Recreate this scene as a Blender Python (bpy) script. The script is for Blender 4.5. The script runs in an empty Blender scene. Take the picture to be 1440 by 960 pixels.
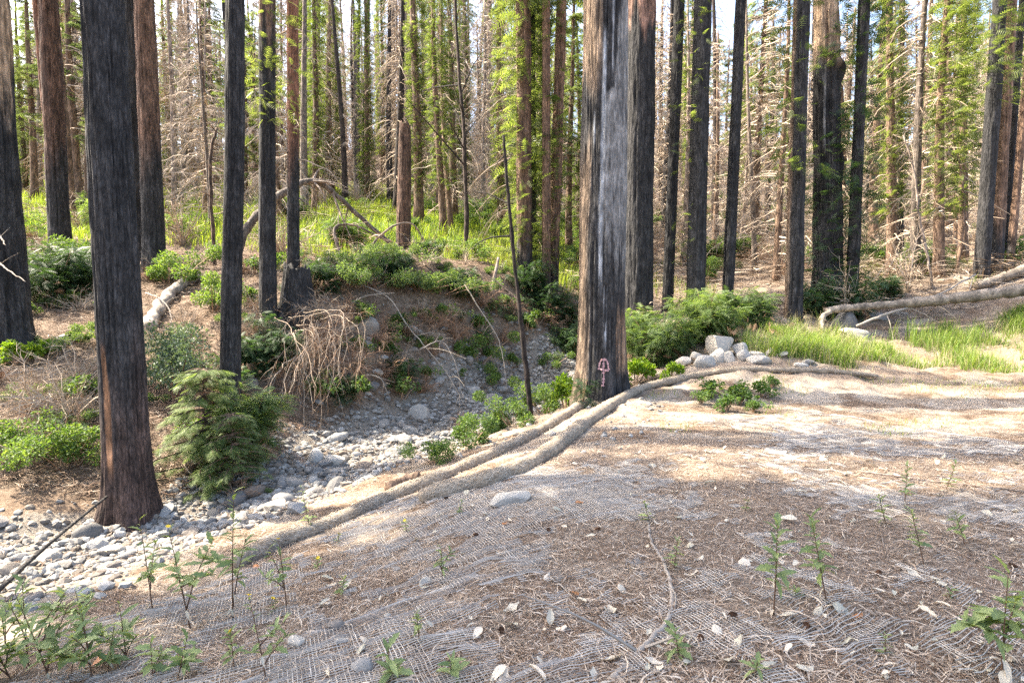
import bpy, math, random
import numpy as np
from mathutils import Vector, Matrix

random.seed(7)
RNG = np.random.default_rng(7)
SC = bpy.context.scene
COL = SC.collection
R = math.radians

# ------------------------------------------------------------------ camera, sky, sun, exposure
EYE = 1.5
PITCH = math.atan(40 / 800)          # slightly downwards
F = 800.0                            # focal length in pixels of a 1440 px wide picture
cam_d = bpy.data.cameras.new('camera')
cam = bpy.data.objects.new('camera', cam_d)
COL.objects.link(cam)
cam.location = (0, 0, EYE)
cam.rotation_euler = (R(90) - PITCH, 0, 0)
cam_d.sensor_width = 36
cam_d.lens = 36 * F / 1440
cam_d.clip_start = 0.05
cam_d.clip_end = 1000
SC.camera = cam

SUN_EL = R(50)
SUN_AZ = R(163)                      # direction the light comes from, counter-clockwise from +X
sdir = Vector((math.cos(SUN_EL) * math.cos(SUN_AZ), math.cos(SUN_EL) * math.sin(SUN_AZ), math.sin(SUN_EL)))
w = bpy.data.worlds.new('World')
SC.world = w
w.use_nodes = True
nt = w.node_tree
bg = nt.nodes['Background']
sky = nt.nodes.new('ShaderNodeTexSky')
sky.sky_type = 'NISHITA'
sky.sun_disc = False
sky.sun_elevation = SUN_EL
sky.sun_rotation = math.atan2(sdir.x, sdir.y)
sky.air_density = 1.0
sky.dust_density = 5.0
sky.ozone_density = 1.0
nt.links.new(sky.outputs[0], bg.inputs[0])
bg.inputs[1].default_value = 0.15
sl = bpy.data.lights.new('sun', 'SUN')
sl.energy = 4.0
sl.angle = R(0.55)
sl.color = (1.0, 0.9, 0.74)
sun = bpy.data.objects.new('sun', sl)
COL.objects.link(sun)
sun.location = sdir * 60
sun.rotation_euler = sdir.to_track_quat('Z', 'Y').to_euler()
vs = SC.view_settings
vs.view_transform = 'Standard'
vs.look = 'None'
vs.gamma = 1
vs.use_curve_mapping = False
vs.exposure = 2.4
cy = SC.cycles
cy.use_denoising = False      # fine bark, litter and leaf texture stays crisp
cy.max_bounces = 4
cy.diffuse_bounces = 3
cy.glossy_bounces = 2
cy.transmission_bounces = 4
cy.transparent_max_bounces = 4
cy.sample_clamp_indirect = 8

# ------------------------------------------------------------------ numeric helpers
def _h(ix, iy, iz, seed):
    n = (ix * 374761393 + iy * 668265263 + iz * 2147483647 + seed * 144665) & 0xffffffff
    n = ((n ^ (n >> 13)) * 1274126177) & 0xffffffff
    n = n ^ (n >> 16)
    return (n & 0xffff) / 32767.5 - 1.0

def vnoise(P, seed=0):
    P = np.asarray(P, float)
    I = np.floor(P).astype(np.int64)
    f = P - I
    f = f * f * (3 - 2 * f)
    x, y, z = I[..., 0], I[..., 1], I[..., 2]
    fx, fy, fz = f[..., 0], f[..., 1], f[..., 2]
    def L(a, b, t): return a + (b - a) * t
    c = [[[_h(x + i, y + j, z + k, seed) for k in (0, 1)] for j in (0, 1)] for i in (0, 1)]
    return L(L(L(c[0][0][0], c[1][0][0], fx), L(c[0][1][0], c[1][1][0], fx), fy),
             L(L(c[0][0][1], c[1][0][1], fx), L(c[0][1][1], c[1][1][1], fx), fy), fz)

def fbm(P, octv=3, seed=0):
    P = np.asarray(P, float)
    s = 0; a = 1; t = 0
    for o in range(octv):
        s = s + a * vnoise(P * (2.03 ** o) + 17.3 * o, seed + o)
        t += a; a *= 0.5
    return s / t

def n2(x, y, f, seed=0, octv=3):
    return fbm(np.stack([np.asarray(x) * f, np.asarray(y) * f, np.zeros_like(np.asarray(x, float)) + 3.7], -1), octv, seed)

def sst(a, b, x):
    t = np.clip((x - a) / (b - a), 0, 1)
    return t * t * (3 - 2 * t)

cP, sP = math.cos(PITCH), math.sin(PITCH)
def px3(px, py, d):
    """the point at ground distance d that the photograph shows at pixel px, py (1440 x 960)"""
    u, v = (px - 720) / F, (py - 480) / F
    yy = cP - v * sP
    zz = -sP - v * cP
    return np.array([u / yy * d, d, EYE + zz / yy * d])

def to_px(p):
    x, y, z = p[0], p[1], p[2] - EYE
    f = y * cP - z * sP
    up = y * sP + z * cP
    return 720 + F * x / f, 480 - F * up / f

# ------------------------------------------------------------------ mesh helpers
def mk_mesh(name, V, faces, mat=None, smooth=False, col=None, fattr=None):
    V = np.ascontiguousarray(V, dtype=np.float32)
    me = bpy.data.meshes.new(name)
    me.vertices.add(len(V))
    me.vertices.foreach_set('co', V.ravel())
    faces = [np.asarray(f, dtype=np.int32) for f in faces if f is not None and len(f)]
    nl = sum(f.size for f in faces); npol = sum(len(f) for f in faces)
    me.loops.add(nl); me.polygons.add(npol)
    me.loops.foreach_set('vertex_index', np.concatenate([f.ravel() for f in faces]))
    tot = np.concatenate([np.full(len(f), f.shape[1], np.int32) for f in faces])
    st = np.zeros(npol, np.int32); st[1:] = np.cumsum(tot)[:-1]
    me.polygons.foreach_set('loop_start', st)
    try: me.polygons.foreach_set('loop_total', tot)
    except Exception: pass
    me.polygons.foreach_set('use_smooth', np.full(npol, bool(smooth)))
    if col is not None:
        a = me.attributes.new('Col', 'FLOAT_COLOR', 'POINT')
        c = np.ones((len(V), 4), np.float32); c[:, :np.shape(col)[1]] = col
        a.data.foreach_set('color', c.ravel())
    if mat is not None: me.materials.append(mat)
    me.update(calc_edges=True)
    return me

class MB:
    def __init__(s): s.V = []; s.T = []; s.Q = []; s.C = []; s.n = 0
    def add(s, V, T=None, Q=None, C=None):
        V = np.asarray(V, float).reshape(-1, 3)
        if T is not None and len(T): s.T.append(np.asarray(T) + s.n)
        if Q is not None and len(Q): s.Q.append(np.asarray(Q) + s.n)
        if C is not None: s.C.append(np.broadcast_to(np.asarray(C, float), (len(V), 3)))
        s.V.append(V); s.n += len(V)
    def tube(s, pts, rad, sides=6, C=None, cap=True):
        V, Q, T = tube(pts, rad, sides, cap)
        s.add(V, T, Q, C)
    def mesh(s, name, mat, smooth=False):
        return mk_mesh(name, np.concatenate(s.V), [np.concatenate(s.T) if s.T else None, np.concatenate(s.Q) if s.Q else None], mat, smooth,
                       np.concatenate(s.C) if s.C else None)

def tube(pts, rad, sides=6, cap=True):
    P = np.asarray(pts, float); n = len(P)
    rad = np.broadcast_to(np.asarray(rad, float), (n,))
    T = np.gradient(P, axis=0); T /= np.linalg.norm(T, axis=1)[:, None] + 1e-9
    up = np.array([0, 0, 1.0]) if abs(T[0, 2]) < 0.9 else np.array([1.0, 0, 0])
    N = np.zeros_like(P)
    v = up
    for i in range(n):
        v = v - T[i] * np.dot(v, T[i])
        v = v / (np.linalg.norm(v) + 1e-9)
        N[i] = v
    B = np.cross(T, N)
    a = np.linspace(0, 2 * math.pi, sides, endpoint=False)
    V = P[:, None] + rad[:, None, None] * (np.cos(a)[None, :, None] * N[:, None] + np.sin(a)[None, :, None] * B[:, None])
    V = V.reshape(-1, 3)
    i = np.arange(n - 1)[:, None] * sides; j = np.arange(sides)[None]; k = (j + 1) % sides
    Q = np.stack([i + j, i + k, i + sides + k, i + sides + j], -1).reshape(-1, 4)
    Tt = None
    if cap:
        V = np.vstack([V, P[0], P[-1]])
        c0, c1 = n * sides, n * sides + 1
        jj = np.arange(sides); kk = (jj + 1) % sides
        Tt = np.vstack([np.stack([np.full(sides, c0), kk, jj], -1),
                        np.stack([np.full(sides, c1), (n - 1) * sides + jj, (n - 1) * sides + kk], -1)])
    return V, Q, Tt

def spline(pts, n):
    """smooth curve through points (Catmull-Rom)"""
    P = np.asarray(pts, float)
    P = np.vstack([2 * P[0] - P[1], P, 2 * P[-1] - P[-2]])
    out = []
    m = len(P) - 3
    for t in np.linspace(0, m - 1e-6, n):
        i = int(t); f = t - i
        p0, p1, p2, p3 = P[i:i + 4]
        out.append(0.5 * ((2 * p1) + (-p0 + p2) * f + (2 * p0 - 5 * p1 + 4 * p2 - p3) * f * f + (-p0 + 3 * p1 - 3 * p2 + p3) * f ** 3))
    return np.array(out)

def frond(pairs, w=0.32, droop=0.25, wid=0.5):
    """feathery conifer spray of unit length along +X: pairs of needles on a thin axis"""
    V = [(0, -0.012, 0), (0, 0.012, 0), (1, 0, -droop)]; T = [(0, 1, 2)]
    for i in range(pairs):
        t = (i + 0.6) / (pairs + 0.3)
        z = -droop * t * t
        l = w * math.sin(math.pi * min(1, 0.18 + 0.8 * t)) + 0.05
        for s in (-1, 1):
            b = len(V); dx = wid / pairs
            V += [(t - dx * .5, 0, z), (t + dx * .5, 0, z), (t + l * .55, s * l, z - 0.06)]
            T.append((b, b + 1, b + 2) if s < 0 else (b + 1, b, b + 2))
    return np.array(V, float), np.array(T)

def leafq(w=0.3, curl=0.15):
    """simple pointed leaf of unit length along +X, folded on its midrib"""
    V = np.array([(0, 0, 0), (.45, -w, curl), (.45, w, curl), (.5, 0, 0.0), (1, 0, -curl)], float)
    T = np.array([(0, 1, 3), (0, 3, 2), (1, 4, 3), (3, 4, 2)])
    return V, T

def scatter(mb, proto, P, D, U, S):
    v, t = proto
    P = np.asarray(P, float); D = np.asarray(D, float); U = np.asarray(U, float)
    S = np.broadcast_to(np.asarray(S, float), (len(P),))
    D = D / (np.linalg.norm(D, axis=1)[:, None] + 1e-9)
    Z = U - D * np.sum(U * D, 1)[:, None]
    Z = Z / (np.linalg.norm(Z, axis=1)[:, None] + 1e-9)
    Y = np.cross(Z, D)
    W = P[:, None] + S[:, None, None] * (v[None, :, 0:1] * D[:, None] + v[None, :, 1:2] * Y[:, None] + v[None, :, 2:3] * Z[:, None])
    n, k = len(P), len(v)
    T = (t[None] + (np.arange(n) * k)[:, None, None]).reshape(-1, 3)
    mb.add(W.reshape(-1, 3), T)

def rdir(n, rng=RNG):
    d = rng.normal(size=(n, 3))
    return d / np.linalg.norm(d, axis=1)[:, None]

# ------------------------------------------------------------------ object helpers
def thing(name, label, cat, loc=(0, 0, 0), rotz=0.0, group=None, scale=1.0):
    o = bpy.data.objects.new(name, None)
    COL.objects.link(o)
    o.empty_display_size = 0.1
    o.location = [float(c) for c in loc]
    o.rotation_euler = (0, 0, rotz)
    o.scale = (scale,) * 3 if np.isscalar(scale) else scale
    o['label'] = label; o['category'] = cat
    if group: o['group'] = group
    return o

def part(name, me, parent=None, loc=None, rot=None, scale=None):
    o = bpy.data.objects.new(name, me)
    COL.objects.link(o)
    if parent is not None: o.parent = parent
    if loc is not None: o.location = [float(c) for c in loc]
    if rot is not None: o.rotation_euler = rot
    if scale is not None: o.scale = (scale,) * 3 if np.isscalar(scale) else scale
    if parent is not None and name in ('foliage', 'dead_branches', 'dead_sprays', 'twigs', 'branches', 'burl_tuft', 'crown', 'stems'): o['kind'] = 'stuff'
    return o

def solo(name, me, label, cat, group=None, loc=None, rot=None, scale=None, kind=None):
    o = part(name, me, None, loc, rot, scale)
    if label: o['label'] = label
    if cat: o['category'] = cat
    if group: o['group'] = group
    if kind: o['kind'] = kind
    return o

# ------------------------------------------------------------------ materials
def newmat(name):
    m = bpy.data.materials.new(name); m.use_nodes = True
    t = m.node_tree; t.nodes.clear()
    out = t.nodes.new('ShaderNodeOutputMaterial')
    return m, t, out

def N(t, kind, **kw):
    n = t.nodes.new(kind)
    for k, v in kw.items():
        if k in n.inputs.keys() if hasattr(n.inputs, 'keys') else False: n.inputs[k].default_value = v
        else: setattr(n, k, v)
    return n

def rgb(c): return (c[0], c[1], c[2], 1)

def ramp(t, src, stops):
    r = t.nodes.new('ShaderNodeValToRGB')
    e = r.color_ramp.elements
    while len(e) < len(stops): e.new(0.5)
    for el, (p, c) in zip(e, stops):
        el.position = p; el.color = rgb(c)
    t.links.new(src, r.inputs[0])
    return r.outputs[0]

def mixc(t, fac, a, b, mode='MIX'):
    m = t.nodes.new('ShaderNodeMix'); m.data_type = 'RGBA'; m.blend_type = mode
    for s, v in ((m.inputs[0], fac), (m.inputs[6], a), (m.inputs[7], b)):
        if hasattr(v, 'is_linked') or isinstance(v, bpy.types.NodeSocket): t.links.new(v, s)
        elif isinstance(v, (int, float)): s.default_value = v
        else: s.default_value = rgb(v)
    return m.outputs[2]

def noise(t, scale, detail=4, rough=0.6, vec=None):
    n = t.nodes.new('ShaderNodeTexNoise')
    n.inputs['Scale'].default_value = scale; n.inputs['Detail'].default_value = detail; n.inputs['Roughness'].default_value = rough
    if vec is not None: t.links.new(vec, n.inputs['Vector'])
    return n.outputs['Fac']

def objvec(t, sc=(1, 1, 1), coord='Object'):
    tc = t.nodes.new('ShaderNodeTexCoord'); mp = t.nodes.new('ShaderNodeMapping')
    mp.inputs['Scale'].default_value = sc
    t.links.new(tc.outputs[coord], mp.inputs['Vector'])
    return mp.outputs[0]

def bump(t, h, strength, dist):
    b = t.nodes.new('ShaderNodeBump')
    b.inputs['Strength'].default_value = strength; b.inputs['Distance'].default_value = dist
    t.links.new(h, b.inputs['Height'])
    return b.outputs[0]

def bsdf(t, out, col, rough=0.85, normal=None, spec=0.25):
    p = t.nodes.new('ShaderNodeBsdfPrincipled')
    if isinstance(col, bpy.types.NodeSocket): t.links.new(col, p.inputs['Base Color'])
    else: p.inputs['Base Color'].default_value = rgb(col)
    p.inputs['Roughness'].default_value = rough
    p.inputs['Specular IOR Level'].default_value = spec
    if normal is not None: t.links.new(normal, p.inputs['Normal'])
    t.links.new(p.outputs[0], out.inputs[0])
    return p

def mat_bark(name, col=None, fine=26, rough=0.9, bdist=0.02, contrast=(0.35, 2.0), zst=.16):
    """bark: colour from the mesh's own Col attribute (char, bare bark, wood) or a given colour, with fissures"""
    m, t, out = newmat(name)
    v = objvec(t, (1, 1, zst))
    nf = noise(t, fine, 6, 0.7, v)
    v2 = objvec(t, (1, 1, 0.5))
    ng = noise(t, 5, 3, 0.6, v2)
    if col is None:
        a = t.nodes.new('ShaderNodeAttribute'); a.attribute_name = 'Col'
        base = a.outputs['Color']
    else:
        oi = t.nodes.new('ShaderNodeObjectInfo')
        base = ramp(t, oi.outputs['Random'], [(0, col[0]), (1, col[1])])
    lo, hi = contrast
    k = ramp(t, nf, [(0.30, (lo,) * 3), (0.5, (1.0,) * 3), (0.72, (hi,) * 3)])
    c = mixc(t, 1.0, base, k, 'MULTIPLY')
    k2 = ramp(t, ng, [(0.3, (.5, .5, .5)), (.5, (1, .99, .97)), (0.7, (1.65, 1.62, 1.58))])
    c = mixc(t, 1.0, c, k2, 'MULTIPLY')
    vw = t.nodes.new('ShaderNodeVectorMath'); vw.operation = 'ADD'
    nw = t.nodes.new('ShaderNodeTexNoise'); nw.inputs['Scale'].default_value = fine * .6; nw.inputs['Detail'].default_value = 3
    vsc = t.nodes.new('ShaderNodeVectorMath'); vsc.operation = 'SCALE'; vsc.inputs['Scale'].default_value = .07
    base_v = objvec(t, (1, 1, zst * 1.3))
    t.links.new(base_v, nw.inputs['Vector']); t.links.new(nw.outputs['Color'], vsc.inputs[0])
    t.links.new(base_v, vw.inputs[0]); t.links.new(vsc.outputs[0], vw.inputs[1])
    ck = t.nodes.new('ShaderNodeTexVoronoi'); ck.feature = 'DISTANCE_TO_EDGE'; ck.inputs['Scale'].default_value = fine * 1.25
    t.links.new(vw.outputs[0], ck.inputs['Vector'])
    ckr = ramp(t, ck.outputs['Distance'], [(0.0, (.35, .35, .35)), (0.16, (.95, .95, .95)), (.5, (1.3, 1.3, 1.3))])
    lm = t.nodes.new('ShaderNodeRGBToBW'); t.links.new(base, lm.inputs[0])
    c = mixc(t, ramp(t, lm.outputs[0], [(.08, (.85, .85, .85)), (.22, (.12, .12, .12))]), c, mixc(t, 1.0, c, ckr, 'MULTIPLY'))
    vv = t.nodes.new('ShaderNodeTexVoronoi'); vv.inputs['Scale'].default_value = fine * 0.9
    t.links.new(objvec(t, (1, 1, zst * 1.4)), vv.inputs['Vector'])
    mx = t.nodes.new('ShaderNodeMath'); mx.operation = 'ADD'
    t.links.new(nf, mx.inputs[0]); t.links.new(vv.outputs['Distance'], mx.inputs[1])
    bsdf(t, out, c, rough, bump(t, mx.outputs[0], 0.9, bdist), 0.3)
    return m

def mat_leaf(name, cols, trans=0.45, tcol=(1.5, 1.45, 0.6), rough=0.55, objvar=0.25):
    m, t, out = newmat(name)
    g = t.nodes.new('ShaderNodeNewGeometry')
    st = [(i / max(1, len(cols) - 1), c) for i, c in enumerate(cols)]
    c = ramp(t, g.outputs['Random Per Island'], st)
    oi = t.nodes.new('ShaderNodeObjectInfo')
    k = ramp(t, oi.outputs['Random'], [(0, (1 - objvar, 1 - objvar * .8, 1 - objvar)), (1, (1 + objvar, 1 + objvar * .8, 1 + objvar * .5))])
    c = mixc(t, 1.0, c, k, 'MULTIPLY')
    p = t.nodes.new('ShaderNodeBsdfPrincipled')
    t.links.new(c, p.inputs['Base Color'])
    p.inputs['Roughness'].default_value = rough
    p.inputs['Specular IOR Level'].default_value = 0.35
    tr = t.nodes.new('ShaderNodeBsdfTranslucent')
    t.links.new(mixc(t, 1.0, c, tcol, 'MULTIPLY'), tr.inputs[0])
    mx = t.nodes.new('ShaderNodeMixShader'); mx.inputs[0].default_value = trans
    t.links.new(p.outputs[0], mx.inputs[1]); t.links.new(tr.outputs[0], mx.inputs[2])
    t.links.new(mx.outputs[0], out.inputs[0])
    return m

def mat_island(name, cols, rough=0.85, nscale=None, objmode=False):
    """many pieces: each takes its own tone"""
    m, t, out = newmat(name)
    st = [(i / max(1, len(cols) - 1), c) for i, c in enumerate(cols)]
    if objmode:
        src = t.nodes.new('ShaderNodeObjectInfo').outputs['Random']
    else:
        src = t.nodes.new('ShaderNodeNewGeometry').outputs['Random Per Island']
    c = ramp(t, src, st)
    nrm = None
    if nscale:
        v = objvec(t, coord='Object')
        nf = noise(t, nscale, 6, 0.65, v)
        k = ramp(t, nf, [(0.3, (.72, .72, .74)), (0.5, (1, 1, 1)), (0.7, (1.2, 1.18, 1.12))])
        c = mixc(t, 1.0, c, k, 'MULTIPLY')
        n3 = noise(t, nscale * 7, 3, 0.6, v)
        c = mixc(t, 1.0, c, ramp(t, n3, [(0.36, (.6, .6, .6)), (0.46, (1, 1, 1)), (.62, (1, 1, 1)), (.7, (1.2, 1.2, 1.2))]), 'MULTIPLY')
        nrm = bump(t, nf, 0.5, 0.02)
    bsdf(t, out, c, rough, nrm)
    return m

M = {}
M['char'] = mat_bark('charred_bark')
M['char_far'] = mat_bark('dark_bark', ((.022, .019, .018), (.06, .043, .034)), fine=14, bdist=0.02)
M['bark_brown'] = mat_bark('brown_bark', ((.10, .066, .046), (.2, .135, .095)), fine=14, bdist=0.02)
M['bark_grey'] = mat_bark('grey_dead_bark', ((.12, .1, .085), (.24, .19, .155)), fine=14, bdist=0.02)
M['log'] = mat_bark('weathered_log', ((.2, .165, .13), (.33, .29, .25)), fine=16, bdist=0.01, zst=1.0, contrast=(.5, 1.5))
M['greytwig'] = mat_island('grey_twig', [(.2, .17, .14), (.34, .3, .255)], .9)
M['deadtwig'] = mat_island('dead_twigs', [(.24, .18, .13), (.38, .3, .225), (.5, .42, .33)], 0.9)
M['redtwig'] = mat_island('dead_brown_sprays', [(.15, .085, .055), (.26, .16, .1), (.36, .25, .17)], 0.9)
M['fuzz'] = mat_leaf('sprout_needles', [(.085, .12, .04), (.14, .18, .06), (.21, .24, .09)], 0.5, (1.25, 1.3, .6))
M['conifer'] = mat_leaf('conifer_needles', [(.085, .12, .05), (.135, .17, .075), (.2, .225, .11)], 0.5, (1.25, 1.3, .65))
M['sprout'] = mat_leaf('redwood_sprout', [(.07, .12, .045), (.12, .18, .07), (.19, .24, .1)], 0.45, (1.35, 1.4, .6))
M['sapling'] = mat_leaf('sapling_needles', [(.1, .15, .055), (.16, .22, .085), (.24, .29, .13)], .45, (1.25, 1.3, .7))
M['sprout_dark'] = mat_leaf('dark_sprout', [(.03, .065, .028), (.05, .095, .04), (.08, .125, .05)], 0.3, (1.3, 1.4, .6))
M['broad'] = mat_leaf('broad_leaf', [(.06, .12, .03), (.1, .17, .045), (.16, .22, .07)], 0.42)
M['huckle'] = mat_leaf('bluish_leaf', [(.04, .075, .045), (.07, .11, .07), (.12, .165, .11)], 0.25)
M['lime'] = mat_leaf('lime_leaf', [(.11, .2, .02), (.16, .26, .03), (.22, .3, .05)], 0.5)
M['grass'] = mat_leaf('grass_blades', [(.15, .23, .035), (.22, .3, .05), (.3, .36, .08)], 0.45)
M['drygrass'] = mat_leaf('grass_mixed', [(.1, .17, .04), (.17, .22, .06), (.3, .27, .13)], 0.4)
M['strawgrass'] = mat_leaf('straw_blades', [(.3, .24, .13), (.42, .35, .2), (.5, .44, .28)], .3, (1.1, 1.05, .9))
M['bankgrass'] = mat_leaf('bank_grass_blades', [(.09, .16, .03), (.14, .22, .045), (.22, .27, .08)], .42)
M['weed'] = mat_leaf('weed_leaf', [(.13, .19, .08), (.19, .25, .11), (.26, .3, .16)], 0.4, objvar=0.4)
M['weed_stem'] = mat_island('weed_stem', [(.09, .045, .035), (.12, .075, .04)], 0.7)
M['petal'] = mat_leaf('yellow_petal', [(.75, .52, .02), (.85, .6, .03)], 0.3, (1, 1, 1), objvar=0.05)
M['dryleaf'] = mat_leaf('dry_leaf', [(.38, .31, .23), (.5, .44, .36), (.64, .6, .53)], 0.2, (1.1, 1, .9), objvar=0.25)
M['rustleaf'] = mat_leaf('rust_leaf', [(.3, .12, .05), (.42, .2, .09)], 0.25, (1.2, 1, .8))
M['stone'] = mat_island('creek_stone', [(.11, .105, .1), (.24, .235, .225), (.36, .345, .315), (.18, .145, .115), (.29, .28, .265), (.22, .2, .175)], 0.9, 9, True)
M['gravel'] = mat_island('creek_gravel', [(.11, .1, .09), (.22, .215, .2), (.34, .325, .3), (.16, .13, .1), (.27, .26, .24)], 0.9)
M['rock'] = mat_island('granite_rock', [(.3, .28, .25), (.42, .385, .33), (.36, .345, .32)], 0.88, 5, True)
M['needle'] = mat_island('needle_litter', [(.07, .043, .027), (.15, .095, .06), (.25, .175, .12), (.46, .39, .32)], 0.9)
M['jute'] = mat_island('jute_strand', [(.24, .21, .18), (.37, .335, .29), (.5, .465, .415)], 0.95)
M['straw'] = mat_island('straw_stalk', [(.16, .12, .085), (.3, .24, .175), (.42, .36, .28), (.52, .46, .38)], .9)
M['bankbits'] = mat_island('bank_twigs', [(.07, .045, .03), (.16, .1, .065), (.27, .19, .135), (.42, .35, .28)], .9)
M['cone'] = mat_island('cone_scale', [(.07, .035, .02), (.13, .07, .04)], 0.8)
M['pink'] = mat_island('pink_spray_paint', [(.4, .23, .24), (.46, .28, .29)], 0.7)
M['blackpipe'] = mat_bark('charred_pole', ((.03, .028, .027), (.05, .045, .042)), 30)

# straw wattle
m, t, out = newmat('straw_wattle')
v = objvec(t, (1, 1, 1))
n1 = noise(t, 60, 5, .7, v); n2_ = noise(t, 3.5, 4, .6, v)
c = ramp(t, n1, [(.28, (.16, .12, .085)), (.5, (.34, .28, .21)), (.75, (.5, .43, .34))])
c = mixc(t, 1.0, c, ramp(t, n2_, [(.3, (.6, .6, .6)), (.65, (1.1, 1.08, 1.05))]), 'MULTIPLY')
bsdf(t, out, c, .95, bump(t, n1, .8, .012))
M['wattle'] = m

# ground: soil, litter, gravel and dust weighted by the Col attribute (R gravel, G needle litter, B green moss)
m, t, out = newmat('forest_ground')
a = t.nodes.new('ShaderNodeAttribute'); a.attribute_name = 'Col'
sep = t.nodes.new('ShaderNodeSeparateColor'); t.links.new(a.outputs['Color'], sep.inputs[0])
v = objvec(t, (1, 1, 1))
nA = noise(t, 1.3, 5, .62, v); nB = noise(t, 9, 6, .7, v); nC = noise(t, 70, 4, .7, v); nD = noise(t, 240, 2, .6, v)
soil = ramp(t, nB, [(.3, (.085, .058, .04)), (.5, (.15, .105, .072)), (.7, (.24, .18, .13))])
dust = ramp(t, nB, [(.25, (.21, .175, .135)), (.5, (.31, .265, .215)), (.75, (.41, .365, .31))])
grav = ramp(t, nC, [(.3, (.1, .08, .06)), (.5, (.2, .175, .145)), (.7, (.35, .32, .28))])
lit = ramp(t, nC, [(.3, (.1, .072, .052)), (.5, (.21, .16, .12)), (.72, (.37, .31, .25))])
moss = ramp(t, nC, [(.3, (.04, .07, .015)), (.55, (.1, .15, .03)), (.75, (.17, .2, .06))])
fd = ramp(t, nA, [(.42, (0, 0, 0)), (.58, (1, 1, 1))])
fdm = t.nodes.new('ShaderNodeMath'); fdm.operation = 'MULTIPLY'; t.links.new(fd, fdm.inputs[0]); t.links.new(a.outputs['Alpha'], fdm.inputs[1])
base = mixc(t, fdm.outputs[0], soil, dust)
def wmask(sock, nz, lo=.35, hi=.65):
    ad = t.nodes.new('ShaderNodeMath'); ad.operation = 'ADD'; t.links.new(sock, ad.inputs[0])
    sb = t.nodes.new('ShaderNodeMath'); sb.operation = 'MULTIPLY_ADD'; t.links.new(nz, sb.inputs[0]); sb.inputs[1].default_value = 1.2; sb.inputs[2].default_value = -.6
    t.links.new(sb.outputs[0], ad.inputs[1])
    return ramp(t, ad.outputs[0], [(lo, (0, 0, 0)), (hi, (1, 1, 1))])
base = mixc(t, wmask(sep.outputs[1], nB), base, lit)
base = mixc(t, wmask(sep.outputs[0], nB), base, grav)
base = mixc(t, wmask(sep.outputs[2], nB), base, moss)
base = mixc(t, 1.0, base, ramp(t, nD, [(.3, (.62, .6, .58)), (.5, (1.02, 1.02, 1.02)), (.75, (1.4, 1.38, 1.34))]), 'MULTIPLY')
hs = t.nodes.new('ShaderNodeMath'); hs.operation = 'MULTIPLY_ADD'; t.links.new(nC, hs.inputs[0]); hs.inputs[1].default_value = .35; t.links.new(nB, hs.inputs[2])
bsdf(t, out, base, .95, bump(t, hs.outputs[0], .8, .05), .15)
M['ground'] = m

# ------------------------------------------------------------------ terrain
CP = [(720, 960, 2.3), (1440, 960, 2.3), (1440, 800, 3.35), (1440, 700, 4.6), (1440, 600, 7.2), (1440, 540, 10), (1440, 500, 12.5), (1440, 460, 14), (1440, 422, 15.5),
      (1200, 520, 11.5), (1200, 472, 15), (1250, 440, 17), (1300, 400, 21), (1300, 370, 26), (1300, 340, 35),
      (1010, 500, 12.5), (1010, 525, 11), (845, 556, 10.5), (960, 558, 10), (1100, 560, 9.6), (1100, 620, 6.8), (1100, 700, 4.6),
      (900, 620, 6.9), (900, 700, 4.7), (900, 820, 3.2), (1200, 600, 7.6), (720, 680, 5.3), (620, 700, 5.4), (590, 692, 6.2), (480, 740, 5.4), (370, 780, 4.9),
      (700, 640, 7.3), (800, 588, 9.0), (500, 800, 4.1), (350, 850, 3.6), (300, 960, 2.7), (150, 880, 3.5), (0, 960, 2.9), (0, 880, 3.7),
      (60, 800, 5), (60, 760, 5.8), (200, 780, 5.3), (175, 725, 6.9), (330, 710, 7), (400, 670, 8.2), (470, 640, 9.3), (560, 610, 11), (640, 590, 12.5), (700, 570, 14), (760, 555, 15.5),
      (560, 650, 8.6), (640, 630, 9.8), (720, 600, 11.2), (780, 570, 13),
      (930, 512, 13.5), (897, 452, 17), (840, 500, 18),
      (430, 600, 10.8), (560, 575, 12.7), (690, 550, 15), (450, 430, 13), (560, 415, 14.5), (640, 420, 16), (700, 400, 18), (770, 420, 19), (515, 460, 13.3), (530, 530, 12.6), (650, 480, 15.2), (760, 490, 17), (760, 530, 16.3),
      (320, 577, 9.5), (300, 692, 7.6), (235, 600, 8.6), (60, 700, 6.9), (60, 640, 7.8), (60, 560, 9.2), (10, 490, 10.5), (110, 480, 11), (240, 470, 12), (280, 400, 15), (378, 447, 12.5), (415, 400, 15), (422, 452, 12.8),
      (80, 420, 13.5), (90, 360, 17), (60, 330, 22), (60, 290, 32), (220, 385, 16), (300, 330, 22), (500, 330, 24), (500, 300, 32), (450, 262, 45), (568, 372, 21), (590, 315, 28), (625, 330, 26), (740, 395, 19.5), (720, 330, 30),
      (938, 440, 17.5), (978, 440, 16.5), (1022, 435, 17), (1115, 446, 16), (1160, 420, 17.5), (1255, 392, 21), (1377, 387, 18), (1000, 370, 28), (1000, 325, 42), (1200, 330, 40), (720, 285, 45), (1400, 345, 32), (1400, 305, 50), (60, 262, 45)]
pts = [px3(*c) for c in CP]
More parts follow.
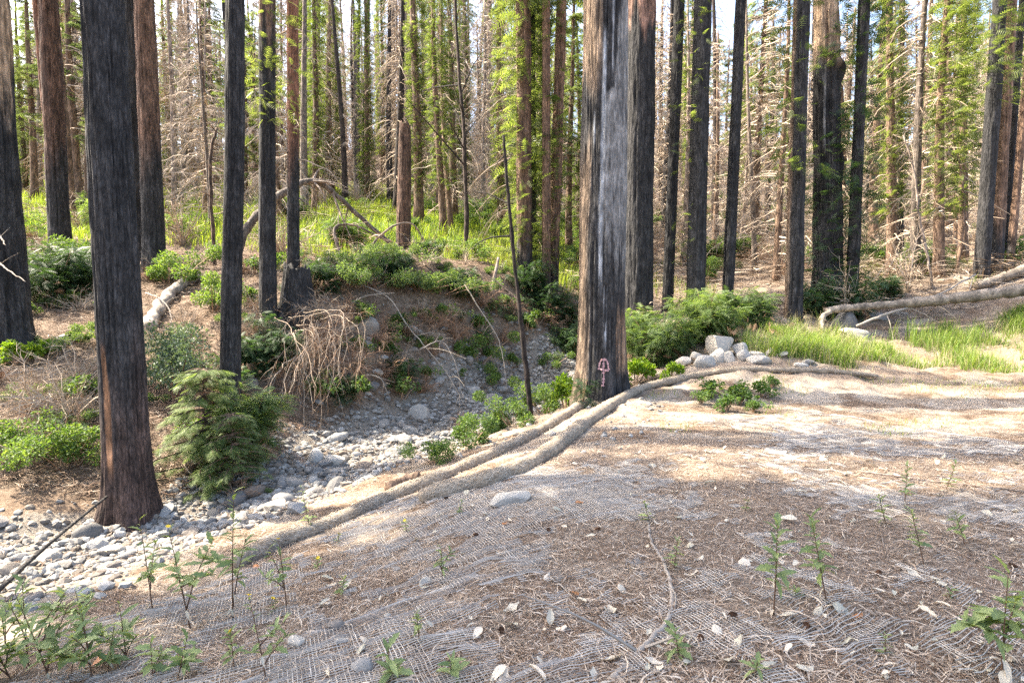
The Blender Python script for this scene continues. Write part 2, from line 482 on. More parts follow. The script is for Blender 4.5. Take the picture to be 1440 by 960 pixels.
pts += [np.array(p, float) for p in [(0, 0, 0), (3, 0, 0), (-3, 0, -.2), (0, -6, .2), (-8, -4, -.6), (-7, 2.5, -.75), (-11, 4, -.6), (-14, 8, 1.2), (-16, 14, 3.2), (10, -4, .8), (9, 4, .7), (13, 9, 1.3), (20, 15, 3), (24, 24, 5.2), (-24, 22, 5.5),
        (0, 66, 20.5), (-35, 66, 18.5), (40, 66, 19.5), (-70, 60, 16), (75, 60, 17.5), (0, 95, 29), (-60, 95, 26), (65, 95, 28), (-120, 100, 25), (120, 100, 27), (0, 150, 30), (-120, 30, 9), (120, 30, 9), (-100, -40, 0), (100, -40, 3), (0, -60, 1), (120, 150, 18), (-120, 150, 18)]]
A = np.array(pts)
def _tk(r2): return r2 * np.log(r2 + 1e-9)
SCL = 10.0
XY = A[:, :2] / SCL
n = len(XY)
K = _tk(((XY[:, None] - XY[None]) ** 2).sum(-1)) + np.eye(n) * 0.004
Pm = np.hstack([np.ones((n, 1)), XY])
Mx = np.zeros((n + 3, n + 3)); Mx[:n, :n] = K; Mx[:n, n:] = Pm; Mx[n:, :n] = Pm.T
W = np.linalg.solve(Mx, np.concatenate([A[:, 2], np.zeros(3)]))

CREEK = np.array([px3(*c)[:2] for c in [(-120, 850, 4.3), (60, 778, 5.5), (190, 757, 6.1), (330, 712, 7), (420, 676, 8.3), (500, 640, 9.7), (600, 605, 11.6), (690, 572, 14), (760, 555, 16), (810, 545, 17.5)]])
CREEKW = np.array([1.25, 1.2, 1.0, .9, 1.05, 1.2, 1.15, 1.0, .85, .65])
def creek_d(x, y):
    """distance to the creek's centre line in units of its half width"""
    best = np.full(np.shape(x), 1e9)
    for i in range(len(CREEK) - 1):
        a, b = CREEK[i], CREEK[i + 1]; ab = b - a
        tt = np.clip(((x - a[0]) * ab[0] + (y - a[1]) * ab[1]) / (ab @ ab), 0, 1)
        d = np.hypot(x - a[0] - tt * ab[0], y - a[1] - tt * ab[1]) / (CREEKW[i] + (CREEKW[i + 1] - CREEKW[i]) * tt)
        best = np.minimum(best, d)
    return best

def H(x, y):
    x = np.asarray(x, float); y = np.asarray(y, float)
    sh = x.shape
    xf = np.clip(x.ravel(), -120, 120) / SCL; yf = np.clip(y.ravel(), -60, 150) / SCL
    z = np.zeros(len(xf))
    for s in range(0, len(xf), 20000):
        q = np.stack([xf[s:s + 20000], yf[s:s + 20000]], -1)
        z[s:s + 20000] = _tk(((q[:, None] - XY[None]) ** 2).sum(-1)) @ W[:n] + W[n] + q @ W[n + 1:]
    x = x.ravel(); y = y.ravel()
    cd = creek_d(x, y)
    far = sst(9, 22, y)
    fore = sst(1.2, 2.2, cd) * (1 - sst(8, 11, y))          # the netted bank: smooth, thinly rippled
    rough = 1 - fore
    z = z + .10 * n2(x, y, .9, 5, 3) * (.35 + .65 * rough) * (1 + far) + rough * (.05 + .045 * sst(1.2, 1.6, cd) * (1 - sst(18, 22, y))) * n2(x, y, 4.5, 6, 3)
    z = z + fore * (.022 * n2(x, y, 2.6, 8, 3) + .007 * n2(x, y, 14, 9, 2))
    z = z - .10 * (1 - sst(.5, 1.25, cd))
    return z.reshape(sh)

def Hs(x, y): return float(H(np.array([x]), np.array([y]))[0])

def gpx(px, py, dmin=1.5, dmax=90):
    """where the sight line through a pixel meets the ground"""
    d = np.concatenate([np.arange(dmin, 25, .04), np.arange(25, dmax, .25)])
    d = d[d >= dmin]
    u, v = (px - 720) / F, (py - 480) / F
    yy = cP - v * sP; zz = -sP - v * cP
    X = u / yy * d; Z = EYE + zz / yy * d
    h = H(X, d)
    i = np.argmax(Z < h)
    if not (Z < h).any(): i = len(d) - 1
    return np.array([X[i], d[i], h[i]])

def gat(px, d):
    """ground point at distance d below pixel column px"""
    x = (px - 720) / F * d
    return np.array([x, d, Hs(x, d)])

def lines(lo, hi, a, b, st, g=1.13, mx=3.0):
    L = list(np.arange(a, b + 1e-6, st)); s = st; p = b
    while p < hi: s = min(s * g, mx); p += s; L.append(p)
    s = st; p = a; pre = []
    while p > lo: s = min(s * g, mx); p -= s; pre.append(p)
    return np.array(pre[::-1] + L)
gx = lines(-150, 150, -8, 9, .075, 1.06); gy = lines(-60, 190, 1.5, 17, .075, 1.06)
GX, GY = np.meshgrid(gx, gy)
GZ = H(GX, GY)
V = np.stack([GX, GY, GZ], -1).reshape(-1, 3)
nx, ny = len(gx), len(gy)
i = (np.arange(ny - 1)[:, None] * nx + np.arange(nx - 1)[None]).ravel()
Q = np.stack([i, i + 1, i + nx + 1, i + nx], -1)
cd = creek_d(V[:, 0], V[:, 1])
x, y = V[:, 0], V[:, 1]
g_r = 1 - sst(.85, 1.35, cd)
bank = sst(1.1, 1.5, cd)
nn = n2(x, y, .55, 21, 3)
g_g = np.clip(.48 + .5 * nn + .25 * sst(-1, 3, x) * (1 - sst(6, 7.5, y)) - .3 * sst(6.3, 7.2, y) * (1 - sst(9, 10.5, y)) * sst(-.8, .6, x), 0, 1) * bank
mead = sst(19, 24, y) * (1 - sst(36, 52, y)) * (1 - .85 * sst(.10, .3, x / np.maximum(y, 1)))
g_b = np.clip(mead * (.55 + .8 * n2(x, y, .16, 31, 2)), 0, 1)
g_b = np.maximum(g_b, .3 * sst(12.2, 13.2, y) * (1 - sst(14.5, 16, y)) * sst(6, 7.5, x))
farbank = sst(1.0, 1.25, cd) * (y > np.interp(x, CREEK[:, 0], CREEK[:, 1])) * (1 - sst(20, 25, y)) * (1 - sst(2.5, 4, x))
g_a = 1 - .85 * farbank
g_a = g_a * (1 - .6 * sst(17, 22, y))
g_g = g_g * (1 - .55 * farbank)
ground = part('ground', mk_mesh('ground', V, [Q], M['ground'], True, np.stack([g_r, g_g, g_b, g_a], -1)))
ground['kind'] = 'structure'
ground['label'] = 'forest floor of brown needle duff and pale dust falling to a dry creek'

# ------------------------------------------------------------------ big trunks
CH0 = np.array([.009, .0085, .0085]); CH1 = np.array([.043, .042, .043])
BRN = np.array([.15, .095, .065]); TAN = np.array([.31, .225, .155]); RED = np.array([.13, .065, .042])
WOOD = np.array([.24, .235, .23]); SILV = np.array([.42, .44, .47])

def mixv(a, b, f): return a + (b - a) * np.asarray(f)[..., None]

def trunk_mesh(name, h, r0, r1, lean=(0, 0), sides=72, dz=.05, zfine=10, flare=.35, flare_h=.45, ridge=.02, rf=None, colf=None, seed=0, curve=.0, bumps=(), lobes=5, mat=None, topjag=0, z0=-.5):
    zs = list(np.arange(z0, min(h, zfine), dz))
    z = zs[-1]
    while z < h: z += dz * 6; zs.append(min(z, h))
    zs = np.array(zs); a = np.linspace(0, 2 * math.pi, sides, endpoint=False)
    Z, Aa = np.meshgrid(zs, a, indexing='ij')
    tz = np.clip(Z / h, 0, 1)
    r = r0 + (r1 - r0) * tz
    fl = np.exp(-np.clip(Z + .1, 0, 99) / flare_h)
    lob = np.sin(lobes * Aa + seed * 1.7 + .6 * np.sin(2 * Aa + seed))
    r = r * (1 + flare * fl * (.65 + .45 * lob))
    ca, sa = np.cos(Aa), np.sin(Aa)
    rf = rf or 9
    q = np.stack([ca * rf * r0 * 2.0 / .8 + seed * 5, sa * rf * r0 * 2.0 / .8, Z * .75], -1)
    q2 = np.stack([ca * rf * r0 * 5.5 / .8 + seed * 5, sa * rf * r0 * 5.5 / .8, Z * 1.6], -1)
    rd = 1 - 2 * np.abs(fbm(q, 2, seed)); rd2 = fbm(q2, 2, seed + 9)
    big = vnoise(np.stack([ca * 1.2 + seed, sa * 1.2, Z * .5], -1), seed + 3)
    r = r + 1.7 * ridge * (.8 * rd + .5 * rd2) + .07 * r0 * big
    for (ba, bz, br, bw, bamp) in bumps:
        da = np.angle(np.exp(1j * (Aa - ba)))
        r = r + bamp * np.exp(-(da / br) ** 2 - ((Z - bz) / bw) ** 2)
    if topjag:
        Z = Z + np.where(Z > h - .02, topjag * (vnoise(np.stack([ca * 2.5, sa * 2.5, 0 * Z + seed], -1), seed + 4)), 0)
    cx = lean[0] * Z / h + curve * np.sin(Z * .55 + seed); cyy = lean[1] * Z / h + curve * np.cos(Z * .45 + seed)
    c0 = np.array([curve * math.sin(seed), curve * math.cos(seed)])
    X = cx - c0[0] + r * ca; Y = cyy - c0[1] + r * sa
    V = np.stack([X, Y, Z], -1).reshape(-1, 3)
    nz = len(zs)
    ii = np.arange(nz - 1)[:, None] * sides; j = np.arange(sides)[None]; k = (j + 1) % sides
    Q = np.stack([ii + j, ii + k, ii + sides + k, ii + sides + j], -1).reshape(-1, 4)
    V = np.vstack([V, [[lean[0] - c0[0] + curve * math.sin(h * .55 + seed), lean[1] - c0[1] + curve * math.cos(h * .45 + seed), h - (.25 if topjag else 0)]]])
    jj = np.arange(sides); T = np.stack([np.full(sides, nz * sides), (nz - 1) * sides + jj, (nz - 1) * sides + (jj + 1) % sides], -1)
    lum = np.clip(.46 + .6 * rd + .4 * rd2, 0, 1)
    C = colf(Aa, Z, rd, rd2, lum) if colf else mixv(CH0, CH1, lum)
    C = np.vstack([C.reshape(-1, 3), C.reshape(-1, 3)[-1:]])
    return mk_mesh(name, V, [Q, T], mat or M['char'], True, C)

def rel(Aa, px):
    """position across the trunk as seen from the camera: -1 left edge, +1 right edge"""
    th = math.atan2((px - 720) / F, 1)
    fa = -math.pi / 2 - th                 # angle of the side that faces the camera
    return np.sin(np.angle(np.exp(1j * (Aa - fa)))), np.cos(np.angle(np.exp(1j * (Aa - fa))))

def col_char(brown_above=None, bz=1.0, left_brown=0, px=720, red_low=0, tone=BRN, seed=0):
    def f(Aa, Z, rd, rd2, lum):
        C = mixv(CH0, CH1, lum)
        nz = fbm(np.stack([np.cos(Aa) * 2, np.sin(Aa) * 2, Z * .5], -1), 3, seed)
        bk = mixv(tone * .55, tone * 1.35, lum)
        if brown_above is not None:
            C = mixv(C, bk, sst(-bz, bz, Z - brown_above + 1.6 * nz))
        u, fr = rel(Aa, px)
        if left_brown:
            C = mixv(C, mixv(tone * .6, TAN, lum), left_brown * sst(.35, .8, -u + .5 * nz))
        if red_low:
            C = mixv(C, mixv(RED * .45, RED * 1.25, lum), red_low * (1 - sst(.3, 2.2, Z + nz)))
        return C
    return f

# crowns above the picture and sleeves of sprouts share these shapes
def sleeve(nf, z0, z1, r, lmin, lmax, pairs, seed, clump=.6, mat=None, out=.25, one_side=None, rtop=None):
    rng = np.random.default_rng(seed)
    mb = MB()
    Zc = rng.uniform(z0, z1, nf * 3); a = rng.uniform(0, 2 * math.pi, nf * 3)
    keep = vnoise(np.stack([np.cos(a) * 1.3, np.sin(a) * 1.3, Zc * 1.1], -1), seed) > rng.uniform(-1, 1, nf * 3) * .7 + (clump - .6)
    if one_side is not None:
        keep &= rng.uniform(0, 1, nf * 3) < .25 + .75 * (np.cos(a - one_side) > 0)
    Zc = Zc[keep][:nf]; a = a[keep][:nf]; k = len(a)
    rr = r + ((rtop if rtop is not None else r) - r) * (Zc - z0) / (z1 - z0)
    o = np.stack([np.cos(a), np.sin(a), 0 * a], -1)
    off = rng.random(k) ** 1.6 * out
    P = o * (rr * .95 + off)[:, None]; P[:, 2] = Zc - off * .35
    D = o + rng.normal(size=(k, 3)) * .45; D[:, 2] += rng.uniform(-.5, .35, k)
    U = np.tile([0, 0, 1.0], (k, 1)) + rng.normal(size=(k, 3)) * .45
    scatter(mb, frond(pairs, .34, .25, .55), P, D, U, rng.uniform(lmin, lmax, k))
    return mb.mesh('foliage', mat or M['fuzz'])

def dead_branches(nb, z0, z1, r, l0, l1, tw, seed, droop=.55, mat=None, rt=.4, sub=True, tk=.006):
    rng = np.random.default_rng(seed)
    mb = MB()
    for b in range(nb):
        t = rng.random(); z = z0 + (z1 - z0) * t; a = rng.uniform(0, 2 * math.pi)
        L = (l0 + (l1 - l0) * rng.random()) * (1 - .55 * t)
        o = np.array([math.cos(a), math.sin(a), 0]); sd = np.array([-o[1], o[0], 0])
        s = np.linspace(0, 1, 6)
        dr = droop * rng.uniform(.4, 1.5); bend = rng.normal() * .25
        P = o * (r * .8 + s * L)[:, None] + sd * (bend * L * s * s)[:, None]
        P[:, 2] += z + L * (.25 * s * rng.uniform(-.3, 1) - dr * s * s)
        P[1:] += rng.normal(size=(5, 3)) * .03 * L
        mb.tube(P, np.linspace(.018 + .006 * L, .004, 6), 3, cap=False)
        ns = rng.random(tw) * .85 + .12
        for q in ns:
            i = min(int(q * 5), 4); f = q * 5 - i
            p0 = P[i] + (P[i + 1] - P[i]) * f
            d = (P[i + 1] - P[i]); d = d / np.linalg.norm(d)
            v = d * rng.uniform(.2, .8) + sd * rng.choice([-1, 1]) * rng.uniform(.3, 1) + np.array([0, 0, -rng.uniform(.1, 1.1)])
            v = v / np.linalg.norm(v); l = L * rng.uniform(.16, .42) * (1.1 - q * .5)
            p1 = p0 + v * l * .5 + rng.normal(size=3) * .03 * L; p2 = p1 + (v + np.array([0, 0, -.45])) * l * .5
            wv = np.cross(v, [0.3, .8, .4]); wv = wv / np.linalg.norm(wv) * tk
            mb.add([p0 - wv, p0 + wv, p1 + wv * .8, p1 - wv * .8, p2], T=[(3, 2, 4)], Q=[(0, 1, 2, 3)])
            if sub:
                for e in range(3):
                    s0 = p0 + (p1 - p0) * rng.random() if e < 2 else p1
                    vv = v + rng.normal(size=3) * .6; p3 = s0 + vv * l * rng.uniform(.2, .5)
                    mb.add([s0 - wv * .6, s0 + wv * .6, p3], T=[(0, 1, 2)])
    return mb.mesh('dead_branches', mat or M['deadtwig'])

def conifer_crown(nb, z0, z1, l0, pairs, per, seed, fl=.42, mat=None, droop=.3):
    rng = np.random.default_rng(seed)
    mb = MB(); tw = MB()
    for b in range(nb):
        t = rng.random() ** .9; z = z0 + (z1 - z0) * t; a = rng.uniform(0, 2 * math.pi)
        L = l0 * (1 - .85 * t) * rng.uniform(.6, 1.15) + .2
        o = np.array([math.cos(a), math.sin(a), 0]); sd = np.array([-o[1], o[0], 0])
        s = np.linspace(0, 1, 5)
        P = o * (s * L)[:, None]; P[:, 2] += z + L * (.15 * s - droop * s * s) * rng.uniform(.5, 1.5)
        tw.tube(P, np.linspace(.02 + .006 * L, .004, 5), 3, cap=False)
        k = int(per * L / l0) + 3
        q = .25 + .75 * rng.random(k); i = np.minimum((q * 4).astype(int), 3); f = q * 4 - i
        p = P[i] + (P[i + 1] - P[i]) * f[:, None]
        sg = rng.choice([-1, 1], k)
        D = o[None] * rng.uniform(.3, 1, k)[:, None] + sd[None] * (sg * rng.uniform(.2, 1, k))[:, None]
        D[:, 2] -= rng.uniform(0, .45, k)
        U = np.tile([0, 0, 1.0], (k, 1)) + rng.normal(size=(k, 3)) * .3
        scatter(mb, frond(pairs, .36, .25, .6), p, D, U, fl * rng.uniform(.6, 1.3, k) * (1.15 - .4 * q))
    return mb.mesh('crown', mat or M['conifer']), tw.mesh('branches', M['bark_brown'])

top_sleeve = [sleeve(420, 10.5, 20, .28, .2, .45, 5, 50 + k, rtop=.12, out=.8) for k in range(3)]
UNITS = {}
LAND = []            # landmarks used to word the labels of the far trees

def big_tree(px, py, d, label, h=22, r=.3, top=None, extra=(), sub='charred_tree', crown=True, landmark=None, **kw):
    """trunk whose base stands at distance d under pixel px; top = pixel column of the trunk at the picture's upper edge"""
    g = gat(px, d)
    g[2] = min(g[2], px3(px, py, d)[2] + .15) if abs(g[2] - px3(px, py, d)[2]) < .6 else g[2]
    wf = 1 / math.sqrt(1 + ((px - 720) / F) ** 2)      # the lens widens things towards the picture's sides
    r = r * wf; kw['rt'] = kw.get('rt', r * .45) * wf
    lean = (0, 0)
    if top is not None:
        ztop = px3(px, 0, d)[2] - g[2]
        lean = ((top - px) / F * d * h / ztop, kw.pop('leany', 0))
    t = thing(sub, label, 'tree', g)
    part('trunk', trunk_mesh('trunk', h, r, kw.pop('rt', r * .45), lean, **kw), t)
    if crown:
        k = (px * 7) % 3
        f = part('foliage', top_sleeve[k], t, (lean[0] * .7, lean[1] * .7, 0), (0, 0, px * .1))
        f.scale = (1, 1, h / 23)
    for nm, me in extra: part(nm, me, t)
    if landmark: LAND.append((px, landmark))
    return t

# main trunk: charred bark, a tongue of bare silver wood, splinters low on the right
def col_T0(Aa, Z, rd, rd2, lum):
    u, fr = rel(Aa, 845)
    py = 440 - (Z + G0z - 1.5) / 10.5 * 800
    nz = fbm(np.stack([np.cos(Aa) * 3, np.sin(Aa) * 3, Z * .7], -1), 3, 4)
    fine = vnoise(np.stack([np.cos(Aa) * 22, np.sin(Aa) * 22, Z * 1.2], -1), 8)
    C = mixv(CH0, CH1 * 1.05, lum)
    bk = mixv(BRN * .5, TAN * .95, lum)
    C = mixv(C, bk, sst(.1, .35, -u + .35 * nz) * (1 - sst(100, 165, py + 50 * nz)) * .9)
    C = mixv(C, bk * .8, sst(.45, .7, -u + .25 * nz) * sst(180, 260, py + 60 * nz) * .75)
    front = (fr > -.1)
    tongue = np.interp(py, [-40, 0, 60, 140, 150, 240, 330, 520], [.9, .78, .55, .42, .06, -.02, .0, .1])
    wd = sst(-.05, .05, u - tongue + .06 * fine) * (1 - sst(300, 420, py + 60 * nz + 60 * fine)) * front
    C = mixv(C, mixv(WOOD * .62, WOOD * .95, .5 + .5 * fine), wd)
    sl = sst(.12, .05, np.abs(u - np.interp(py, [0, 60, 200, 320, 420], [.0, .02, -.02, -.1, -.06]) + .03 * nz)) if False else (1 - sst(.05, .13, np.abs(u - np.interp(py, [0, 60, 200, 320, 420], [.0, .02, -.02, -.1, -.06]) + .03 * nz)))
    sl = sl * sst(55, 90, py) * (1 - sst(370, 430, py + 30 * nz)) * front
    C = mixv(C, mixv(SILV * .7, SILV, .5 + .5 * fine), sl * .85)
    s2 = (1 - sst(.02, .055, np.abs(u - .33 - .05 * nz))) * (1 - sst(90, 140, py)) * front
    s3 = (1 - sst(.02, .05, np.abs(u + .42 + .04 * nz))) * sst(165, 185, py) * (1 - sst(205, 225, py)) * front
    s4 = (1 - sst(.03, .09, np.abs(u - .12 - .08 * nz))) * sst(330, 360, py) * (1 - sst(470, 500, py)) * front * (fine > -.1)
    C = mixv(C, SILV * .9, np.clip(s2 + s3 + .7 * s4, 0, 1) * .85)
    sp = sst(.62, .7, u + .08 * fine) * sst(425, 455, py + 15 * fine) * (1 - sst(505, 530, py)) * front * (fine > -.25)
    C = mixv(C, mixv(RED * .8, TAN * .9, .5 + .5 * fine), sp * .9)
    return C
G0 = px3(845, 556, 10.5); G0z = G0[2]
main = big_tree(845, 556, 10.5, 'thickest charred trunk with bare silver wood streak and pink painted arrow mark', h=26, r=.43, rt=.24, top=848, sides=150, dz=.04, zfine=7.6, flare=.34, flare_h=.5, ridge=.018, rf=11, colf=col_T0, seed=2,
                bumps=((-1.0, .9, .12, .8, -.03), (-.62, .9, .1, .7, .025)), landmark='the pink-marked trunk')
# the spray-painted mark: an arch with a stem and a cross bar, on the trunk's face
def on_trunk(px, py):
    """point on the main trunk's surface seen at a pixel (ray against its measured mesh)"""
    o = Vector((0, 0, EYE)); p = px3(px, py, 10.5); dvec = (Vector(p) - o).normalized()
    inv = Vector(main.location)
    ok, loc, nor, _ = trunk0.ray_cast(o - inv, dvec)
    if not ok: return np.array(p) - np.array(main.location), np.array([0, -1, 0])
    return np.array(loc), np.array(nor)
bpy.context.view_layer.update()
trunk0 = [c for c in main.children if c.name.startswith('trunk')][0]
bpy.context.view_layer.update()
mb = MB()
def stroke(pxs, wpx):
    S = spline([(a, b, 0) for a, b in pxs], 14 * (len(pxs) - 1))
    prev = None
    for k in range(len(S)):
        tdir = S[min(k + 1, len(S) - 1)] - S[max(k - 1, 0)]
        nrm = np.array([-tdir[1], tdir[0]]) / (np.hypot(*tdir[:2]) + 1e-9)
        wk = wpx * (1 + .35 * math.sin(k * 1.3) + .25 * math.sin(k * .57 + wpx))
        row = []
        for e in (-1, 0, 1):
            l, nn_ = on_trunk(S[k, 0] + nrm[0] * wk * e / 2, S[k, 1] + nrm[1] * wk * e / 2)
            row.append(l + nn_ * .007)
        if prev is not None:
            mb.add(prev + row, Q=[(0, 1, 4, 3), (1, 2, 5, 4)])
        prev = row
stroke([(842, 519), (844, 509), (849, 504.5), (854, 509), (856, 520)], 2.2)
stroke([(849, 505), (848.5, 518), (849, 530), (847.5, 543)], 2.8)
stroke([(841, 518), (848, 519.5), (856, 521.5)], 2.2)
part('spray_mark', mb.mesh('spray_mark', M['pink']), main)['label'] = 'pink spray-painted arched arrow mark'

# trees whose trunks stand in the foreground and middle distance
big_tree(2, 492, 10.5, 'massive dark trunk cut by the left edge of the picture', h=26, r=.56, rt=.3, top=-8, sides=120, dz=.06, zfine=8, flare=.25, ridge=.022, seed=5, colf=col_char(4.6, .5, px=2, left_brown=.0, tone=np.array([.26, .185, .125])), landmark='the massive left-edge trunk')
big_tree(174, 722, 6.9, 'charred black trunk rising from the creek stones with orange scar', h=22, r=.285, rt=.17, top=159, sides=120, dz=.035, zfine=6, flare=.75, flare_h=.34, ridge=.016, rf=13, seed=3, lobes=4, landmark='the creekside trunk',
         colf=lambda Aa, Z, rd, rd2, lum: (lambda u, nz, C: mixv(C, mixv(RED, np.array([.36, .19, .1]), lum), (1 - sst(.05, .16, np.abs(u + .68 + .25 * nz))) * sst(.45, .8, Z) * (1 - sst(1.9, 2.2, Z)) * .85))(
             rel(Aa, 174)[0], vnoise(np.stack([np.cos(Aa), np.sin(Aa), Z * 1.3], -1), 6), col_char(None, red_low=.35, px=174)(Aa, Z, rd, rd2, lum)))
big_tree(90, 362, 17, 'twin-stemmed reddish brown trunk beside the massive left-edge trunk', h=24, r=.33, rt=.2, top=86, sides=48, dz=.1, zfine=13, ridge=.02, seed=8, colf=col_char(3.0, .8, px=90, tone=np.array([.085, .052, .038])),
         extra=[('second_stem', trunk_mesh('second_stem', 20, .13, .09, (-1.1, 0), 24, .15, 12, .2, ridge=.008, colf=col_char(2, .5, tone=RED), seed=4))])
big_tree(221, 385, 16, 'reddish trunk with charred foot just right of the creekside trunk', h=24, r=.31, rt=.19, top=217, sides=56, dz=.1, zfine=13, ridge=.02, seed=9, colf=col_char(3.4, .8, px=221, tone=np.array([.115, .072, .052])))
big_tree(196, 372, 17.5, 'black trunk half hidden behind the creekside trunk', h=22, r=.2, rt=.13, top=198, sides=36, dz=.12, zfine=13, ridge=.016, seed=10)
big_tree(320, 578, 9.5, 'slim charred trunk leaning right above the bright fern-like sprout', h=20, r=.165, rt=.12, top=338, sides=72, dz=.05, zfine=7.5, flare=.18, ridge=.009, rf=16, seed=11, landmark='the slim leaning trunk', curve=.02)
big_tree(377, 447, 12.5, 'slim charred trunk leaning right behind the slim leaning one', h=20, r=.185, rt=.13, top=385, sides=48, dz=.08, zfine=9, flare=.15, ridge=.011, rf=14, seed=12, colf=col_char(6.2, 1, px=377),
         extra=[('foliage', sleeve(340, 4.2, 8.5, .2, .14, .32, 7, 91, out=.6, one_side=0.0))])
big_tree(414, 402, 15, 'thin reddish-grey trunk right above the jagged black stump', h=20, r=.16, rt=.1, top=420, sides=36, dz=.1, zfine=10, flare=.12, ridge=.011, rf=14, seed=13, colf=col_char(3.5, .8, px=414, tone=RED * 1.3), landmark='the black stump',
         extra=[('dead_branches', dead_branches(16, 2.4, 10, .12, .7, 1.6, 6, 71))])
big_tree(897, 452, 17, 'thick blackened trunk directly behind the pink-marked trunk, red bark at its top', h=26, r=.42, rt=.3, top=897, sides=80, dz=.08, zfine=12, flare=.15, ridge=.03, rf=10, seed=14, colf=col_char(8.6, .25, px=897, tone=np.array([.2, .12, .09])))
big_tree(938, 441, 17.5, 'slim straight black trunk, first to the right of the pink-marked pair', h=22, r=.165, rt=.12, top=949, sides=36, dz=.1, zfine=12, flare=.1, ridge=.012, seed=15, landmark='the black trunk pair')
big_tree(977, 441, 16.5, 'straight black trunk behind the stone pile, thicker of two', h=23, r=.26, rt=.19, top=981, sides=48, dz=.1, zfine=12, flare=.12, ridge=.016, seed=16, landmark='the trunk behind the stone pile',
         extra=[('foliage', sleeve(160, 1.5, 10, .26, .15, .32, 7, 93, out=.35, one_side=3.1))])
big_tree(1022, 436, 17, 'narrow grey-black trunk leaning right behind the stone pile', h=22, r=.17, rt=.11, top=1033, sides=36, dz=.1, zfine=12, flare=.1, ridge=.011, seed=17)
big_tree(1115, 446, 16, 'red-barked trunk with charred face left of the gnarled burl trunk', h=22, r=.235, rt=.17, top=1116, sides=56, dz=.09, zfine=12, flare=.15, ridge=.018, seed=18, colf=col_char(None, left_brown=.85, px=1115, tone=RED * 1.5),
         extra=[('foliage', sleeve(260, 4, 10.5, .22, .2, .5, 7, 94, out=.6, one_side=3.0))])
def col_gn(Aa, Z, rd, rd2, lum):
    u, fr = rel(Aa, 1160)
    nz = fbm(np.stack([np.cos(Aa) * 2, np.sin(Aa) * 2, Z * .6], -1), 3, 6)
    C = mixv(CH0, CH1 * 1.1, lum)
    C = mixv(C, mixv(BRN * .8, TAN * 1.15, lum), sst(7.0, 7.5, Z + .5 * nz) * .9)
    C = mixv(C, CH0 * .6, (sst(.0, .3, -u + .5 * nz) * sst(2.5, 3.3, Z) * (1 - sst(6.2, 6.8, Z))) * .8)
    C = mixv(C, WOOD * .9, (1 - sst(.08, .2, np.abs(u + .12 + .3 * nz))) * sst(4.6, 5.2, Z + nz) * (1 - sst(6.4, 6.9, Z)) * .7)
    return C
big_tree(1163, 422, 17.5, 'gnarled hollow trunk with a round burl and ferny tufts', h=22, r=.42, rt=.2, top=1150, sides=96, dz=.07, zfine=11, flare=.3, flare_h=.9, ridge=.035, rf=6, seed=19, colf=col_gn, landmark='the gnarled burl trunk',
         bumps=((-1.2, 7.05, .9, .16, .16), (-.3, 6.85, .5, .25, .14), (-2.6, 6.7, .5, .3, .1), (-1.9, 5.4, .28, .8, -.1), (-2.1, 4.0, .25, .6, -.12), (-.6, 4.2, .3, .4, .08), (-.4, 2.8, .4, .5, .06)),
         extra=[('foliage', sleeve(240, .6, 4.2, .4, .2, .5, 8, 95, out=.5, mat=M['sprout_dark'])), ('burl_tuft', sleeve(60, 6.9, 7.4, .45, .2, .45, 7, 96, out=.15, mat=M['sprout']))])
big_tree(1196, 421, 17, 'dark trunk clothed in dark green tufts right of the gnarled burl trunk', h=21, r=.18, rt=.12, top=1202, sides=36, dz=.1, zfine=12, flare=.12, ridge=.012, seed=20,
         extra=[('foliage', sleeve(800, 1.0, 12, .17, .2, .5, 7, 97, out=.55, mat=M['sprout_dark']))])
big_tree(1377, 388, 18, 'charred trunk with green tufts nearest the right edge, foremost of a clump', h=22, r=.25, rt=.18, top=1387, sides=44, dz=.1, zfine=12, flare=.12, ridge=.016, seed=21, landmark='the right-edge trunk clump',
         extra=[('foliage', sleeve(520, 5.2, 12, .22, .25, .5, 7, 98, out=.8))])
big_tree(1396, 386, 19.5, 'brown trunk touching the foremost trunk of the right-edge clump', h=22, r=.24, rt=.16, top=1402, sides=36, dz=.12, zfine=12, flare=.1, ridge=.014, seed=22, colf=col_char(1.8, .7, tone=BRN))
big_tree(1407, 384, 20.5, 'slim dark trunk leaning right, rearmost of the right-edge clump', h=22, r=.14, rt=.1, top=1418, sides=30, dz=.14, zfine=12, flare=.1, ridge=.01, seed=23)
big_tree(1416, 380, 20, 'slim brown trunk leaning right at the right end of the clump', h=22, r=.15, rt=.1, top=1433, sides=30, dz=.14, zfine=12, flare=.1, ridge=.01, seed=24, colf=col_char(1.2, .7, tone=BRN * 1.2))
pair_f = [sleeve(900, .6, 12, .17, .25, .6, 6, 99 + k, out=.6, one_side=3.14) for k in range(2)]
big_tree(738, 398, 19.5, 'brown trunk with feathery green sleeve on its left side', h=22, r=.25, rt=.2, top=735, sides=40, dz=.12, zfine=12, flare=.1, ridge=.016, seed=25, colf=col_char(1.6, 1, tone=BRN * .9), extra=[('foliage', pair_f[0])], landmark='the feathery brown trunk')
big_tree(750, 398, 20.5, 'slim dark trunk right behind the feathery brown trunk', h=20, r=.12, rt=.1, top=747, sides=30, dz=.14, zfine=12, flare=.1, ridge=.01, seed=26, extra=[('foliage', sleeve(260, 3, 12, .12, .3, .7, 6, 103, out=.4))])
big_tree(768, 404, 19.3, 'slim brown trunk, left of the close pair beside the pink-marked trunk', h=20, r=.14, rt=.11, top=767, sides=30, dz=.12, zfine=12, flare=.1, ridge=.01, seed=27, colf=col_char(1.2, 1, tone=BRN))
